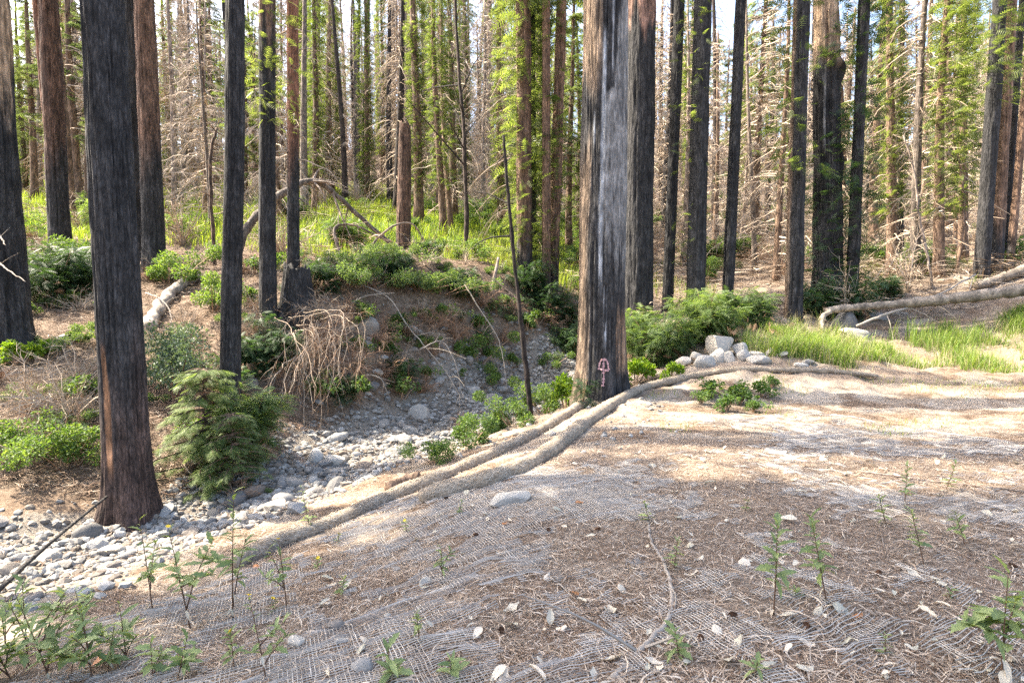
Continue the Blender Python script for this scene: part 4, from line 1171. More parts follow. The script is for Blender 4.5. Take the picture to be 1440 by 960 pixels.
def pebbles(name, label, P, S, seed, mat):
    rng = np.random.default_rng(seed); n = len(P); mb = MB()
    for v in range(6):
        pv = icoV * (1 + .3 * rng.uniform(-1, 1, (len(icoV), 1))) * np.array([1, .8, .6])
        sl_ = slice(v, None, 6); a = rng.uniform(0, 6.28, len(P[sl_]))
        scatter(mb, (pv, icoT), P[sl_], np.stack([np.cos(a), np.sin(a), rng.uniform(-.3, .3, len(a))], -1), np.tile([0, 0, 1.], (len(a), 1)) + rng.normal(size=(len(a), 3)) * .2, S[sl_])
    return solo(name, mb.mesh(name, M[mat], False), label, 'gravel', kind='stuff')
gp = creek_pts(12500, .72, rng); gs = .014 + .06 * rng.random(12500) ** 2.2
gs = gs * (1 + .05 * np.maximum(0, gp[:, 1] - 7))
pebbles('creek_gravel', 'grey pebbles and gravel filling the dry creek bed', np.stack([gp[:, 0], gp[:, 1], H(gp[:, 0], gp[:, 1]) + gs * .2], -1), gs, 3, 'gravel')
# pebbles on the far bank and the left bank
x = rng.uniform(-8, 2.5, 9000); y = rng.uniform(6.5, 18, 9000); c_ = creek_d(x, y)
k = (c_ > 1.1) & (c_ < 4.5) & (y > 7 - x * .9) & (rng.random(9000) < .28)
s_ = .015 + .05 * rng.random(k.sum()) ** 3
pebbles('bank_pebbles', 'small stones weathering out of the far bank soil', np.stack([x[k], y[k], H(x[k], y[k]) + .2 * s_], -1), s_, 4, 'gravel')
# named boulders: pixel, width in pixels, height ratio
BLD = [(515, 458, 38, .75, 'pale pointed boulder high on the far bank'), (491, 487, 17, .8, 'small grey boulder left of a rounder one on the far bank'), (516, 487, 22, .85, 'round grey boulder below the pale pointed one'), (551, 474, 24, .6, 'flat tan boulder right of the pale pointed one'),
       (582, 491, 14, .85, 'small round grey boulder on the far bank by the pale fallen twig'), (527, 524, 24, .5, 'flat bluish boulder low on the far bank'), (522, 542, 27, .6, 'wide tan boulder right under the flat bluish one'), (588, 581, 28, .9, 'white rounded boulder at the creek edge below the far bank'),
       (690, 563, 36, .7, 'large cream boulder in the creek beside the thin dead pole'), (467, 645, 42, .72, 'largest pale boulder lying midstream in the creek'), (465, 494, 22, .6, 'grey boulder behind the hanging dry branches'), (375, 526, 24, .8, 'pale boulder right of the slim leaning trunk'), (350, 538, 22, .6, 'low pale boulder near the slim leaning trunk foot'),
       (565, 460, 14, .9, 'small tan stone on the far bank under the shrub edge'), (608, 548, 18, .7, 'pale stone low on the far bank, right side'), (640, 466, 16, .8, 'tan stone set in the far bank near roots'), (415, 715, 34, .55, 'long flat cream stone at the creek edge by the tall weed'), (385, 712, 40, .4, 'flat pale slab in the creek beside the sprout'),
       (300, 722, 24, .7, 'grey stone in the creek in front of the sprout'), (60, 783, 38, .7, 'bright sunlit boulder beside the black pole'), (25, 785, 26, .7, 'bright sunlit stone left of the boulder at the pole'), (150, 775, 44, .4, 'flat sunlit slab in the left creek bed'), (5, 800, 30, .8, 'grey boulder cut by the left edge'), (165, 752, 22, .7, 'grey cobble before the creekside trunk foot'),
       (715, 702, 54, .5, 'large white flat rock half buried in the netted slope'), (597, 818, 24, .7, 'pale round stone beside a small weed on the near slope'), (510, 942, 34, .75, 'white speckled stone at the bottom edge left of the yellow-green weed'), (415, 907, 26, .7, 'pale stone on the near slope, upper of two'), (470, 885, 30, .5, 'pale flat stone in front of the yellow flowers'), (545, 870, 16, .6, 'small white stone on the needle litter'), (432, 915, 18, .6, 'pale stone on the near slope, lower of two'), (480, 905, 22, .6, 'cream stone low on the near slope'),
       (1190, 452, 46, .95, 'tall pale triangular boulder under the fallen log end'), (1205, 467, 36, .5, 'flat pale boulder below the triangular one'), (1240, 445, 30, .5, 'grey boulder under the fallen log'), (1268, 440, 24, .5, 'small grey boulder under the middle of the fallen log'), (1140, 508, 22, .6, 'pale stone at the left end of the green grass'), (1128, 514, 18, .6, 'small flat stone beside the grass end')]
for k, (px, py, wpx, hr, lab) in enumerate(BLD):
    g = gpx(px, py + wpx * hr * .35, 1.6)
    s = wpx / F * g[1] / 2
    me = rock_mesh(3, 500 + k, .2, (1, .85, 1), ang=(5 if k % 3 else 8), mat='rock' if k % 2 else 'stone')
    solo('boulder', me, lab, 'boulder', None, (g[0], g[1] + s * .4, g[2] + s * hr * .35), (rng.uniform(-.2, .2), rng.uniform(-.2, .2), rng.uniform(-.5, .5)), (s, s * .9, s * hr))
BST = []
while len(BST) < 46:
    px, py = rng.uniform(440, 800), rng.uniform(430, 575)
    g = gpx(px, py, 10)
    if creek_d(g[0], g[1]) < 1.1 or g[1] > 20: continue
    s = rng.uniform(.05, .17)
    BST.append(solo('bank_stone', COB[len(BST) % 15], '', 'stone', 'stones set in the far bank', g + np.array([0, 0, .01]), (rng.uniform(-.5, .5), rng.uniform(-.5, .5), rng.uniform(0, 6.28)), (s, s * .9, s * .9)))
# the piled stones
PILE = [(1012, 485, 40, .75, 12.6, 'large rounded top stone of the stone pile'), (990, 512, 30, .8, 11.9, 'white angular stone at the pile front, left end'), (1026, 508, 16, 1.3, 12.0, 'upright pale stone in the pile front'), (1046, 510, 26, .9, 12.0, 'leaning pale slab in the pile front'), (1040, 492, 24, .9, 12.5, 'tan-faced angular stone right of the top stone'),
        (1064, 507, 26, .7, 12.1, 'pale sloping stone on the right of the pile'), (1064, 515, 34, .55, 11.8, 'flat stone with rust face at the pile front'), (1085, 508, 18, .9, 12.2, 'small stone at the right end of the pile'), (962, 509, 24, .7, 12.2, 'square stone left of the pile'), (1008, 503, 30, .8, 12.2, 'brown-shadowed stone in the middle of the pile'), (978, 500, 16, .7, 12.6, 'small stone behind the left of the pile'), (1082, 498, 14, .8, 12.6, 'little pale stone at the back of the pile'), (1100, 512, 16, .5, 12.0, 'flat small stone just right of the pile'), (950, 518, 16, .6, 11.8, 'low stone at the far left of the pile')]
for k, (px, py, wpx, hr, d, lab) in enumerate(PILE):
    p = px3(px, py, d); s = wpx / F * d / 2
    zg = Hs(p[0], p[1])
    solo('piled_stone', rock_mesh(3, 560 + k, .12, (1, .9, 1), ang=9, mat='rock'), lab, 'stone', 'stones of the pile', (p[0], p[1], max(p[2], zg + s * hr * .3)), (rng.uniform(-.3, .3), rng.uniform(-.3, .3), rng.uniform(-.8, .8)), (s * 1.1, s, s * hr * 1.1))

# ------------------------------------------------------------------ straw wattles (fibre rolls) along the bank edge
def wattle(name, label, pix, r):
    P = []
    for px, py in pix:
        g = gpx(px, py, 3.0); P.append(g)
    P = spline(P, 150)
    P[:, 2] = H(P[:, 0], P[:, 1]) + r * .45
    P[:, 2] = np.convolve(np.pad(P[:, 2], 6, mode='edge'), np.ones(13) / 13, 'valid')
    n_ = len(P); s = np.arange(n_)
    rr = r * (1 + .06 * np.sin(s * .5) + .05 * vnoise(np.stack([s * .35, s * 0., s * 0.], -1), 3))
    rr = rr * (1 + .12 * vnoise(np.stack([s * .11, s * 0., s * 0. + r * 90], -1), 4))
    if pix[0][0] > 1000: rr = rr * np.interp(s, [0, 45, 75, n_], [.5, .65, 1, 1])
    rr[:3] *= [.5, .8, .95]; rr[-3:] *= [.95, .8, .5]
    V, Q, T = tube(P, rr, 22)
    d = V[:, :] * 1.0
    V = V + .02 * np.stack([fbm(V * 14, 2, 3), fbm(V * 14, 2, 4), fbm(V * 14, 2, 5)], -1)
    t = thing(name, label, 'fibre roll', P[0])
    part('roll', mk_mesh('roll', V - P[0], [T, Q], M['wattle'], True), t)
    rng = np.random.default_rng(n_ + int(r * 1000)); m_ = 9000
    i = rng.integers(3, n_ - 4, m_); a = rng.uniform(-.4, 3.54, m_); tn = P[i + 1] - P[i]; tn /= np.linalg.norm(tn, axis=1)[:, None]
    sd = np.cross(tn, [0, 0, 1.]); sd /= np.linalg.norm(sd, axis=1)[:, None]; up = np.cross(sd, tn)
    rad = sd * np.cos(a)[:, None] + up * np.sin(a)[:, None]
    cpt = P[i] + (P[i + 1] - P[i]) * rng.random(m_)[:, None] + rad * (rr[i] + .006)[:, None]
    th = rng.normal(size=m_) * .7; tg = np.cross(tn, rad); d = tn * np.cos(th)[:, None] + tg * np.sin(th)[:, None] + rad * (rng.normal(size=m_) * .1)[:, None]
    sb = MB(); scatter(sb, (np.array([(-.5, -.02, 0), (-.5, .02, 0), (.5, .018, 0), (.5, -.018, 0.)]), np.array([(0, 1, 2), (0, 2, 3)])), cpt - P[0], d, rad, rng.uniform(.03, .1, m_))
    st_ = part('straw', sb.mesh('straw', M['straw']), t); st_['kind'] = 'stuff'
    return t
wattle('straw_wattle', 'weathered straw roll ending at the pink-marked trunk, upper of two', [(853, 553), (815, 575), (770, 603), (715, 632), (665, 655), (600, 683), (540, 708), (470, 738), (400, 765), (330, 800)], .08)
wattle('straw_wattle', 'weathered straw roll curving from the stone pile down the bank', [(1235, 532), (1150, 524), (1070, 522), (1000, 527), (955, 534), (905, 549), (860, 572), (825, 597), (790, 625), (745, 655), (700, 676), (650, 690), (590, 708)], .09)

# ------------------------------------------------------------------ jute netting on the near bank: real strands
E1 = np.array([.92, .39]); E1 = E1 / np.linalg.norm(E1); E2 = np.array([-E1[1], E1[0]])
def netting(o, s0, s1, t0, t1, sp, seg, w, seed):
    mb = MB()
    def strands(along, lines_, span):
        for c in lines_:
            q = np.arange(span[0], span[1], seg)
            ss, tt = (q, np.full_like(q, c)) if along else (np.full_like(q, c), q)
            bx_ = o[0] + ss * E1[0] + tt * E2[0]; by = o[1] + ss * E1[1] + tt * E2[1]
            wob = .10 * n2(bx_, by, .8, 61, 2) + .045 * n2(bx_, by, 2.4, 62, 2) + .004 * n2(bx_, by, 20, 63, 1)
            fold = sst(.0, .3, n2(bx_, by, .5, 64, 2) + .25 * (1 - sst(.6, 1.6, np.abs(bx_ + .6))))      # where the net lies in gathers
            wob2 = .05 * fold * n2(ss * .5, tt, 7, 65, 2) if along else 0 * wob
            x = bx_ + E2[0] * (wob + wob2); y = by + E2[1] * (wob + wob2)
            show = 1.1 * n2(x, y, 1.1, 66, 3) + .3 * fold + .0 + 1.0 * n2(x, y, 8, 67, 3) - .14 * sst(0, 2.5, x) + .22 * (1 - sst(.4, 1.2, np.abs((by - 4.9) - .42 * (bx_ - .6))))
            ok = show > (0.02 if along else .06 + .35 * fold)
            ok &= (creek_d(x, y) > 1.55) & (y > 1.9)
            z = H(x, y) + .006 + .012 * fold * np.abs(np.sin(tt * 17 + 4 * n2(bx_, by, .9, 65, 2))) + .006 + .006 * vnoise(np.stack([x * 12, y * 12, 0 * x + (3 if along else 9)], -1), 5)
            dirv = E2 if along else E1
            P = np.stack([x, y, z], -1); n_ = len(P)
            ww = w * (1 + .4 * vnoise(np.stack([q * 9, q * 0 + c * 31, q * 0], -1), 6))[:, None]
            L = P.copy(); L[:, :2] -= dirv * ww; Rr = P.copy(); Rr[:, :2] += dirv * ww; C = P.copy(); C[:, 2] += w * 1.2
            V = np.stack([L, C, Rr], 1).reshape(-1, 3)
            i = np.nonzero(ok[:-1] & ok[1:])[0] * 3
            if len(i) == 0: continue
            Q = np.vstack([np.stack([i, i + 3, i + 4, i + 1], -1), np.stack([i + 1, i + 4, i + 5, i + 2], -1)])
            mb.add(V, Q=Q)
    strands(True, np.arange(t0, t1, sp), (s0, s1)); strands(False, np.arange(s0, s1, sp), (t0, t1))
    return mb.mesh('netting', M['jute'])
net = solo('erosion_netting', netting((0, 4.0), -3.6, 6.2, -2.6, 2.6, .02, .045, .002, 1), 'pale jute erosion netting lying in gathers on the near bank', 'netting')

# ------------------------------------------------------------------ litter
def litter(name, label, X, Y, lmin, lmax, w, seed, mat, lift=.012, cat='litter'):
    rng = np.random.default_rng(seed); n = len(X); Z = H(X, Y)
    a = rng.uniform(0, 6.28, n); L = rng.uniform(lmin, lmax, n); zz = rng.random(n) ** 2 * lift + .004
    d = np.stack([np.cos(a), np.sin(a), rng.normal(size=n) * .12], -1); s = np.stack([-np.sin(a), np.cos(a), rng.normal(size=n) * .3], -1) * (w * rng.uniform(.5, 1.5, n))[:, None]
    Pm = np.stack([X, Y, Z + zz], -1); b = s * (rng.normal(size=n) * 4)[:, None]
    A_ = Pm - d * L[:, None] / 2; B_ = Pm + d * L[:, None] / 2; Pm = Pm + b; Pm[:, 2] += .004
    V = np.stack([A_, Pm - s, Pm + s, B_], 1).reshape(-1, 3); i = np.arange(n) * 4
    T = np.vstack([np.stack([i, i + 1, i + 2], -1), np.stack([i + 1, i + 3, i + 2], -1)])
    return solo(name, mk_mesh(name, V, [T], M[mat]), label, cat, kind='stuff')
rng = np.random.default_rng(33)
n_ = 330000
y = 2.0 + 7.5 * rng.random(n_) ** 1.5; x = rng.uniform(-.8, 1.35, n_) * (y + .4)
k = (creek_d(x, y) > 1.3) & (1.1 * n2(x, y, 1.1, 66, 3) < rng.uniform(-.5, .75, n_))
litter('needle_litter', 'brown needle and twig litter over the near bank', x[k][:145000], y[k][:145000], .02, .08, .002, 1, 'needle', .014)
y = 2.2 + 7 * rng.random(16000) ** 1.4; x = rng.uniform(-.7, 1.0, 16000) * y; k = creek_d(x, y) > 1.3
litter('twig_litter', 'pale broken twigs among the needles', x[k], y[k], .06, .2, .0028, 2, 'deadtwig')
y = rng.uniform(7, 19, 70000); x = rng.uniform(-.95, .1, 70000) * y; c_ = creek_d(x, y)
k = (c_ > 1.05) & (y > np.interp(x, CREEK[:, 0], CREEK[:, 1]))
litter('bank_litter', 'dead twigs, roots and brown sprays strewn over the far banks', x[k], y[k], .06, .32, .005, 3, 'bankbits', .1)
y = 16 + 50 * rng.random(90000); x = rng.uniform(-.95, 1, 90000) * y
k = n2(x, y, .2, 71, 2) + .6 * sst(0, .2, x / y) > .1
litter('slope_litter', 'fallen dry twigs covering the slope behind', x[k], y[k], .3, 1.4, .013, 4, 'deadtwig', .7)

cq = creek_pts(5000, .7, rng)
litter('creek_litter', 'brown leaf bits and twigs caught between the creek stones', cq[:, 0], cq[:, 1], .03, .16, .006, 6, 'needle', .06)
# single dry leaves and bark flakes
def curl_leaf(seed, L=1.0, w=.32):
    rng = np.random.default_rng(seed); nx_, ny_ = 6, 3
    u = np.linspace(0, 1, nx_); V = []
    for i in range(nx_):
        hw = w * math.sin(math.pi * (.06 + .9 * u[i])) * (1 + .2 * rng.normal())
        for j in (-1, 0, 1): V.append((u[i] - .5, j * hw, .16 * math.sin(u[i] * 3 + seed) + abs(j) * .12 * math.cos(seed * 1.3) + rng.normal() * .02))
    Q = [(i * 3 + j, (i + 1) * 3 + j, (i + 1) * 3 + j + 1, i * 3 + j + 1) for i in range(nx_ - 1) for j in (0, 1)]
    return mk_mesh('dry_leaf', np.array(V), [np.array(Q)], M['dryleaf'], True)
DL = [curl_leaf(k, 1, [.2, .28, .36, .25, .3, .22][k]) for k in range(6)]
k = 0; LEAVES = []
while k < 260:
    y = 2.3 + 4.2 * rng.random() ** 1.3; x = rng.uniform(-.35, .95) * y
    if creek_d(x, y) < 1.7 or rng.random() > .35 + .65 * (x / y + .35): continue
    s = .035 + .075 * rng.random() ** 1.5
    l_o = solo('dry_leaf', DL[k % 6], 'pale dry curled leaf lying on the near bank', 'leaf', 'pale dry leaves on the near bank', (x, y, Hs(x, y) + .024), (rng.normal() * .25, rng.normal() * .25, rng.uniform(0, 6.28)), s); LEAVES.append(l_o); k += 1
RL = []
for q in range(2):
    me = DL[q + 1].copy(); me.materials[0] = M['rustleaf']; RL.append(me)
for q, (px, py, s, lab) in enumerate([(815, 710, .07, 'rust-red dead spray on the netting right of the white flat rock'), (711, 738, .07, 'rust-red dead leaf on the gathered netting'), (807, 840, .07, 'red-brown leaf beside the curved stick'), (1205, 868, .06, 'orange-brown leaf on the litter at lower right'), (142, 935, .1, 'orange withered leaf at the lower left weeds'), (360, 800, .06, 'orange withered leaf by the tall weed')]):
    g = gpx(px, py, 1.6); solo('rust_leaf', RL[q % 2], lab, 'leaf', None, (g[0], g[1], g[2] + .02), (.2, -.2, q * 1.1), s)
# fallen cones: stacked scales
mb = MB()
for r_ in range(7):
    zc = -1 + r_ / 3.2; rr = .75 * math.sqrt(max(.05, 1 - (zc * .85) ** 2))
    for q in range(9):
        a = q * 6.283 / 9 + r_ * .35; o = np.array([math.cos(a), math.sin(a), 0]); sd = np.array([-o[1], o[0], 0])
        p = np.array([0, 0, zc]); mb.add([p + o * rr * .4 - sd * .1, p + o * rr * .4 + sd * .1, p + o * rr + sd * .22 + [0, 0, .18], p + o * rr * 1.1 + [0, 0, .3], p + o * rr - sd * .22 + [0, 0, .18]], T=[(0, 1, 2), (0, 2, 3), (0, 3, 4)])
mb.tube([(0, 0, -1), (0, 0, 0), (0, 0, 1)], [.3, .5, .2], 8)
CONEL = ['dark cone ' + e for e in ('at the bottom centre on bare netting', 'above the thin curved twig', 'left of the cone above the thin curved twig', 'below the white flat rock', 'left of the paired weeds', 'below the slim tufted weed', 'at the right edge on the litter', 'below the paired weeds', 'near the lower end of the curving straw roll', 'right of the curved stick foot')]
cone_me = mb.mesh('fallen_cone', M['cone'])
for q, (px, py) in enumerate([(705, 893), (840, 747), (772, 749), (670, 757), (1030, 868), (1235, 812), (1425, 800), (1134, 888), (627, 703), (985, 905)]):
    g = gpx(px, py, 1.6); solo('fallen_cone', cone_me, CONEL[q], 'cone', 'fallen cones on the near bank', (g[0], g[1], g[2] + .016), (1.3, .3, q * 1.7), .02)

# ------------------------------------------------------------------ logs, sticks, fallen branches
def stick(name, label, cat, pix, r0, r1, mat='log', n=24, sides=9, wig=.02, lift=None, group=None, twigs=0, seed=0):
    """pix: (px, py, d) with d = None to lie on the ground"""
    P = []
    for c in pix:
        if c[2] is None: g = gpx(c[0], c[1], 1.6); P.append(g + np.array([0, 0, r0 * .6]))
        else: P.append(px3(*c))
    P = spline(P, n); rng = np.random.default_rng(seed)
    if lift is not None: P[:, 2] = np.maximum(P[:, 2], H(P[:, 0], P[:, 1]) + lift)
    P[1:-1] += rng.normal(size=(n - 2, 3)) * wig * .5
    rr = np.linspace(r0, r1, n) * (1 + .1 * rng.normal(size=n))
    org = P[0].copy()
    t = thing(name, label, cat, org, 0, group)
    V, Q, T = tube(P - org, rr, sides)
    if max(r0, r1) < .04 and mat == 'log': mat = 'greytwig'
    part('stem', mk_mesh('stem', V, [T, Q], M[mat], sides > 5), t)
    if twigs:
        for e in range(twigs):
            mb = MB()
            i = rng.integers(n // 4, n - 1); d = P[min(i + 1, n - 1)] - P[i - 1]; d = d / np.linalg.norm(d)
            v = d * .5 + rdir(1, rng)[0] * .9; L = np.linalg.norm(P[-1] - P[0]) * rng.uniform(.08, .3)
            q = spline([P[i] - org, P[i] - org + v * L * .5, P[i] - org + v * L + np.array([0, 0, -.15 * L]) + rng.normal(size=3) * .08 * L], 6)
            mb.tube(q, np.linspace(rr[i] * .5, .002, 6), 4, cap=False)
            part('twig', mb.mesh('twig', M[mat]), t)
    return t
stick('fallen_log', 'long grey fallen log resting on boulders at the right edge', 'log', [(1160, 437, 15.2), (1190, 433, 15.2), (1260, 428, 15.2), (1330, 421, 15), (1400, 413, 14.8), (1500, 400, 14.5)], .075, .175, 'log', 40, 14, .012)
stick('bent_root', 'bent dead root drooping at the left end of the fallen log', 'root', [(1168, 438, 15.1), (1158, 444, 15.1), (1156, 456, 15.0), (1157, 470, None)], .07, .04, 'log', 14, 8, .01, twigs=5, seed=4)
stick('fallen_log', 'second fallen log behind the long one at the right edge', 'log', [(1372, 402, 17), (1405, 392, 17), (1440, 380, 17), (1500, 362, 17)], .12, .17, 'log', 20, 10, .01)
stick('fallen_branch', 'thin branch lying across the fallen log to the right', 'branch', [(1205, 458, 14.6), (1250, 440, 14.9), (1300, 424, 15.4), (1372, 386, 16)], .035, .02, 'log', 20, 6, .02, seed=5, twigs=4)
stick('fallen_log', 'slim pale log lying on the left bank by the massive trunk', 'log', [(-25, 527, None), (25, 509, None), (70, 494, None), (112, 480, None)], .11, .075, 'log', 24, 10, .01, lift=.09)
stick('fallen_log', 'crumbling pale log lying uphill behind the creekside trunk', 'log', [(205, 466, None), (225, 440, None), (245, 415, None), (278, 392, None)], .15, .12, 'log', 24, 12, .05, seed=6)
stick('charred_pole', 'thin straight black pole lying over the creek stones at left', 'pole', [(-15, 842, 4.4), (60, 772, 5.4), (150, 698, 6.6)], .02, .014, 'blackpipe', 16, 8, .004, lift=.03)
stick('dead_pole', 'thin dead dark pole leaning in the creek left of the pink-marked trunk', 'pole', [(747, 588, 11.5), (738, 500, 11.6), (727, 400, 11.7), (716, 290, 11.8), (708, 190, 11.9)], .06, .028, 'char_far', 30, 9, .012, twigs=5, seed=7)
stick('dead_stub', 'short leaning dead stub on top of the far bank', 'stub', [(690, 432, 17.5), (694, 400, 17.6), (701, 362, 17.8)], .1, .04, 'bark_grey', 10, 8, .01)
stick('arched_dead_tree', 'long dead stem arched over the meadow beside the broken snag', 'fallen tree', [(332, 390, 16.8), (340, 335, 17.4), (370, 295, 18), (410, 264, 18.6), (442, 255, 19.2), (475, 276, 19.6), (515, 313, 20), (560, 348, 20.4), (630, 388, 21)], .14, .05, 'bark_grey', 50, 9, .02, twigs=22, seed=8)
stick('arched_dead_tree', 'smaller arched dead stem below the long arched one', 'fallen tree', [(485, 388, 17.6), (476, 350, 17.8), (470, 325, 18), (480, 316, 18.2), (505, 319, 18.6), (555, 345, 19)], .06, .025, 'bark_grey', 30, 7, .015, twigs=10, seed=9)
stick('arched_dead_tree', 'thin dead stem arching right towards the broken snag', 'fallen tree', [(513, 385, 18.2), (520, 350, 18.4), (550, 320, 18.8), (580, 315, 19.3), (600, 345, 19.6)], .05, .02, 'bark_grey', 24, 7, .015, twigs=8, seed=10)
stick('dead_sapling', 'tall thin dark dead sapling leaning left of the feathery trunk', 'sapling', [(655, 386, 21), (656, 300, 21.2), (652, 180, 21.5), (645, 100, 21.8), (640, 0, 22), (636, -120, 22)], .09, .04, 'char_far', 30, 8, .02, twigs=14, seed=11)
stick('dead_sapling', 'pale thin sapling bending in front of the dry slope at right', 'sapling', [(1313, 415, 18), (1305, 365, 18.2), (1292, 300, 18.4), (1285, 240, 18.6), (1270, 190, 18.8)], .05, .02, 'bark_grey', 24, 7, .02, twigs=12, seed=12)
stick('dead_sapling', 'thin dead sapling left of the right-edge clump', 'sapling', [(1340, 402, 19), (1352, 340, 19), (1354, 260, 19.2), (1340, 190, 19.4)], .06, .025, 'bark_brown', 24, 7, .02, twigs=8, seed=13)
stick('dead_sapling', 'thin forked dead sapling in the meadow left of the snag', 'sapling', [(303, 386, 17.5), (298, 300, 17.7), (296, 220, 18), (305, 180, 18.2)], .07, .04, 'bark_brown', 20, 7, .02, twigs=6, seed=14)
stick('curved_stick', 'curved pale stick lying on the near bank at the bottom', 'stick', [(910, 722, None), (914, 760, None), (930, 790, None), (943, 830, None), (940, 872, None), (905, 915, None), (862, 962, None)], .008, .017, 'log', 50, 8, .006, twigs=4, seed=15)
stick('curved_stick', 'thin curved twig on the litter left of the curved stick', 'stick', [(705, 800, None), (745, 803, None), (780, 823, None), (812, 850, None), (820, 880, None)], .006, .004, 'log', 30, 6, .004, twigs=3, seed=16)
stick('thin_stick', 'straight thin stick lying on the litter at right', 'stick', [(1210, 664, None), (1290, 676, None), (1370, 685, None), (1450, 693, None)], .012, .007, 'bark_grey', 24, 6, .004, seed=17)
stick('buried_log', 'short brown log piece in the creek beside the straw roll', 'log', [(545, 692, None), (575, 680, None), (590, 676, None)], .08, .07, 'bark_brown', 12, 9, .01)
for q, (lab, pix) in enumerate([('pale dead twig arching down the far bank from the shrubs', [(500, 398, 14.2), (545, 418, 13.8), (575, 460, 13.5), (600, 490, 13.2), (632, 530, 13), (655, 572, 12.8)]), ('pale dead branch hanging down the bank left of the pole', [(652, 398, 15.6), (672, 430, 15.2), (700, 475, 14.9), (710, 520, 14.6), (712, 548, 14.4)]),
                                ('bare twig lying over the bank top shrubs', [(494, 425, 13.4), (520, 415, 13.6), (555, 412, 13.9)]), ('curved grey twig low on the far bank', [(492, 535, 12.0), (510, 527, 12.0), (535, 532, 12.0), (546, 555, 12)]), ('forked grey twig near the creek edge', [(590, 492, 13), (620, 480, 13.2), (640, 510, 13), (650, 560, 12.9)]),
                                ('grey branch lying behind the creekside trunk', [(205, 412, 13.5), (225, 420, 13), (240, 440, 12.6), (240, 465, 12.2)]), ('pale curved twig on the left bank below the slim pale log', [(20, 512, 10), (40, 515, 9.9), (58, 525, 9.8)]), ('pale jagged branch poking in from the left edge', [(-8, 362, 10.2), (8, 377, 9.7), (36, 396, 9.3)]),
                                ('hooked pale twig sticking out from the left edge', [(-10, 331, 10.2), (0, 333, 9.7), (8, 345, 9.4)])]):
    stick('dead_branch', lab, 'branch', pix, .018, .007, 'log', 26, 6, .012, twigs=9 if q < 6 else 2, seed=30 + q)
# tangle of dry twigs on the sunny left bank and roots hanging from the far bank
for q, (px, d, s, kd, lab) in enumerate([(95, 8.6, .75, 'dryB', 'sunlit tangle of dry branches left of the creekside trunk'), (45, 8.7, .7, 'dryA', 'sunlit tangle of dry branches near the left edge'), (110, 9.4, .7, 'dryB', 'grey tangle of dry branches below the slim pale log'), (640, 15.0, .8, 'dryR', 'brown root tangle hanging from the far bank top'), (610, 14.6, .85, 'dryR', 'brown root tangle left of the dead stub'), (590, 13.2, .6, 'dryR', 'brown twig heap at the foot of the far bank'), (560, 12.9, .55, 'dryR', 'brown twig heap above the white rounded boulder'), (600, 21.5, 1.2, 'dryR', 'rust-brown dead brush at the right foot of the broken snag'), (215, 15.3, .5, 'dryR', 'rust-brown dead spray by the reddish trunk foot'), (1190, 16.2, 1.1, 'dryA', 'pale dead branches before the gnarled burl trunk'), (1275, 18.2, 1.2, 'dryC', 'tall pale dead brush behind the fallen log'), (655, 12.2, .45, 'dryR', 'brown twigs at the creek edge beside the cream boulder'), (330, 7.5, .35, 'dryR', 'brown dead twigs under the bright feathery sprout')]):
    bush(kd, 'dry_branch_tangle', lab, gat(px, d), s, cat='branches')

# the drooping dead branch bush hanging over the creek
g = gat(440, 12.0); rng = np.random.default_rng(44)
t = thing('hanging_dead_bush', 'drooping tan dead branches hanging down over the creek edge', 'dead bush', g)
mb = MB(); mb2 = MB()
for b in range(60):
    tx = rng.uniform(375, 500); ty = rng.uniform(545, 650) - max(0, tx - 430) * .9
    p0 = px3(446 + rng.normal() * 22, 462 + rng.normal() * 14, 12.0); p2 = px3(tx, ty, rng.uniform(9.9, 11.4) + (0 if tx < 430 else .6))
    p1 = (p0 + p2) / 2 + np.array([(p2[0] - p0[0]) * rng.uniform(-.1, .5), rng.normal() * .15, rng.uniform(.05, .7)])
    P = spline([p0, p1, p2], 12) - g
    P[1:] += np.cumsum(rng.normal(size=(11, 3)), 0) * .035
    mb.tube(P, np.linspace(.006, .0025, 12) * (1.6 if b % 9 == 0 else 1), 4, cap=False)
    for e in range(46):
        i = rng.integers(2, 11); s0 = P[i] + (P[min(i + 1, 11)] - P[i]) * rng.random()
        v = rdir(1, rng)[0] * .8 + np.array([0, 0, -.55]); l = rng.uniform(.1, .38)
        wv = np.cross(v, [.3, .9, .1]); wv = wv / np.linalg.norm(wv) * .0028
        e1 = s0 + v * l * .5 + rng.normal(size=3) * .03; e2 = e1 + (v + rdir(1, rng)[0] * .4) * l * .5
        (mb2 if rng.random() < (.85 if tx > 430 else .6) else mb).add([s0 - wv, s0 + wv, e1 + wv * .7, e1 - wv * .7, e2], T=[(3, 2, 4)], Q=[(0, 1, 2, 3)])
part('branches', mb.mesh('branches', M['deadtwig']), t); part('dead_sprays', mb2.mesh('dead_sprays', M['redtwig']), t)

# ------------------------------------------------------------------ weeds on the near bank: stem with single leaves
def leaf_mesh(w, fold, curl, teeth, mat='weed'):
    nx_ = 8; u = np.linspace(0, 1, nx_); V = []
    for i in range(nx_):
        hw = w * (math.sin(math.pi * min(1, .05 + .95 * u[i])) ** .8) * (1 + (teeth if i % 2 else -teeth)) + (.008 if i < nx_ - 1 else 0)
        for j in (-1, 0, 1): V.append((u[i], j * hw, abs(j) * hw * fold - curl * u[i] ** 2))
    Q = [(i * 3 + j, (i + 1) * 3 + j, (i + 1) * 3 + j + 1, i * 3 + j + 1) for i in range(nx_ - 1) for j in (0, 1)]
    return mk_mesh('leaf', np.array(V), [np.array(Q)], M[mat], True)
LEAF = [leaf_mesh(.12, .4, .3, .0), leaf_mesh(.16, .4, .15, .25), leaf_mesh(.1, .3, .5, .1), leaf_mesh(.19, .4, .4, .3)]
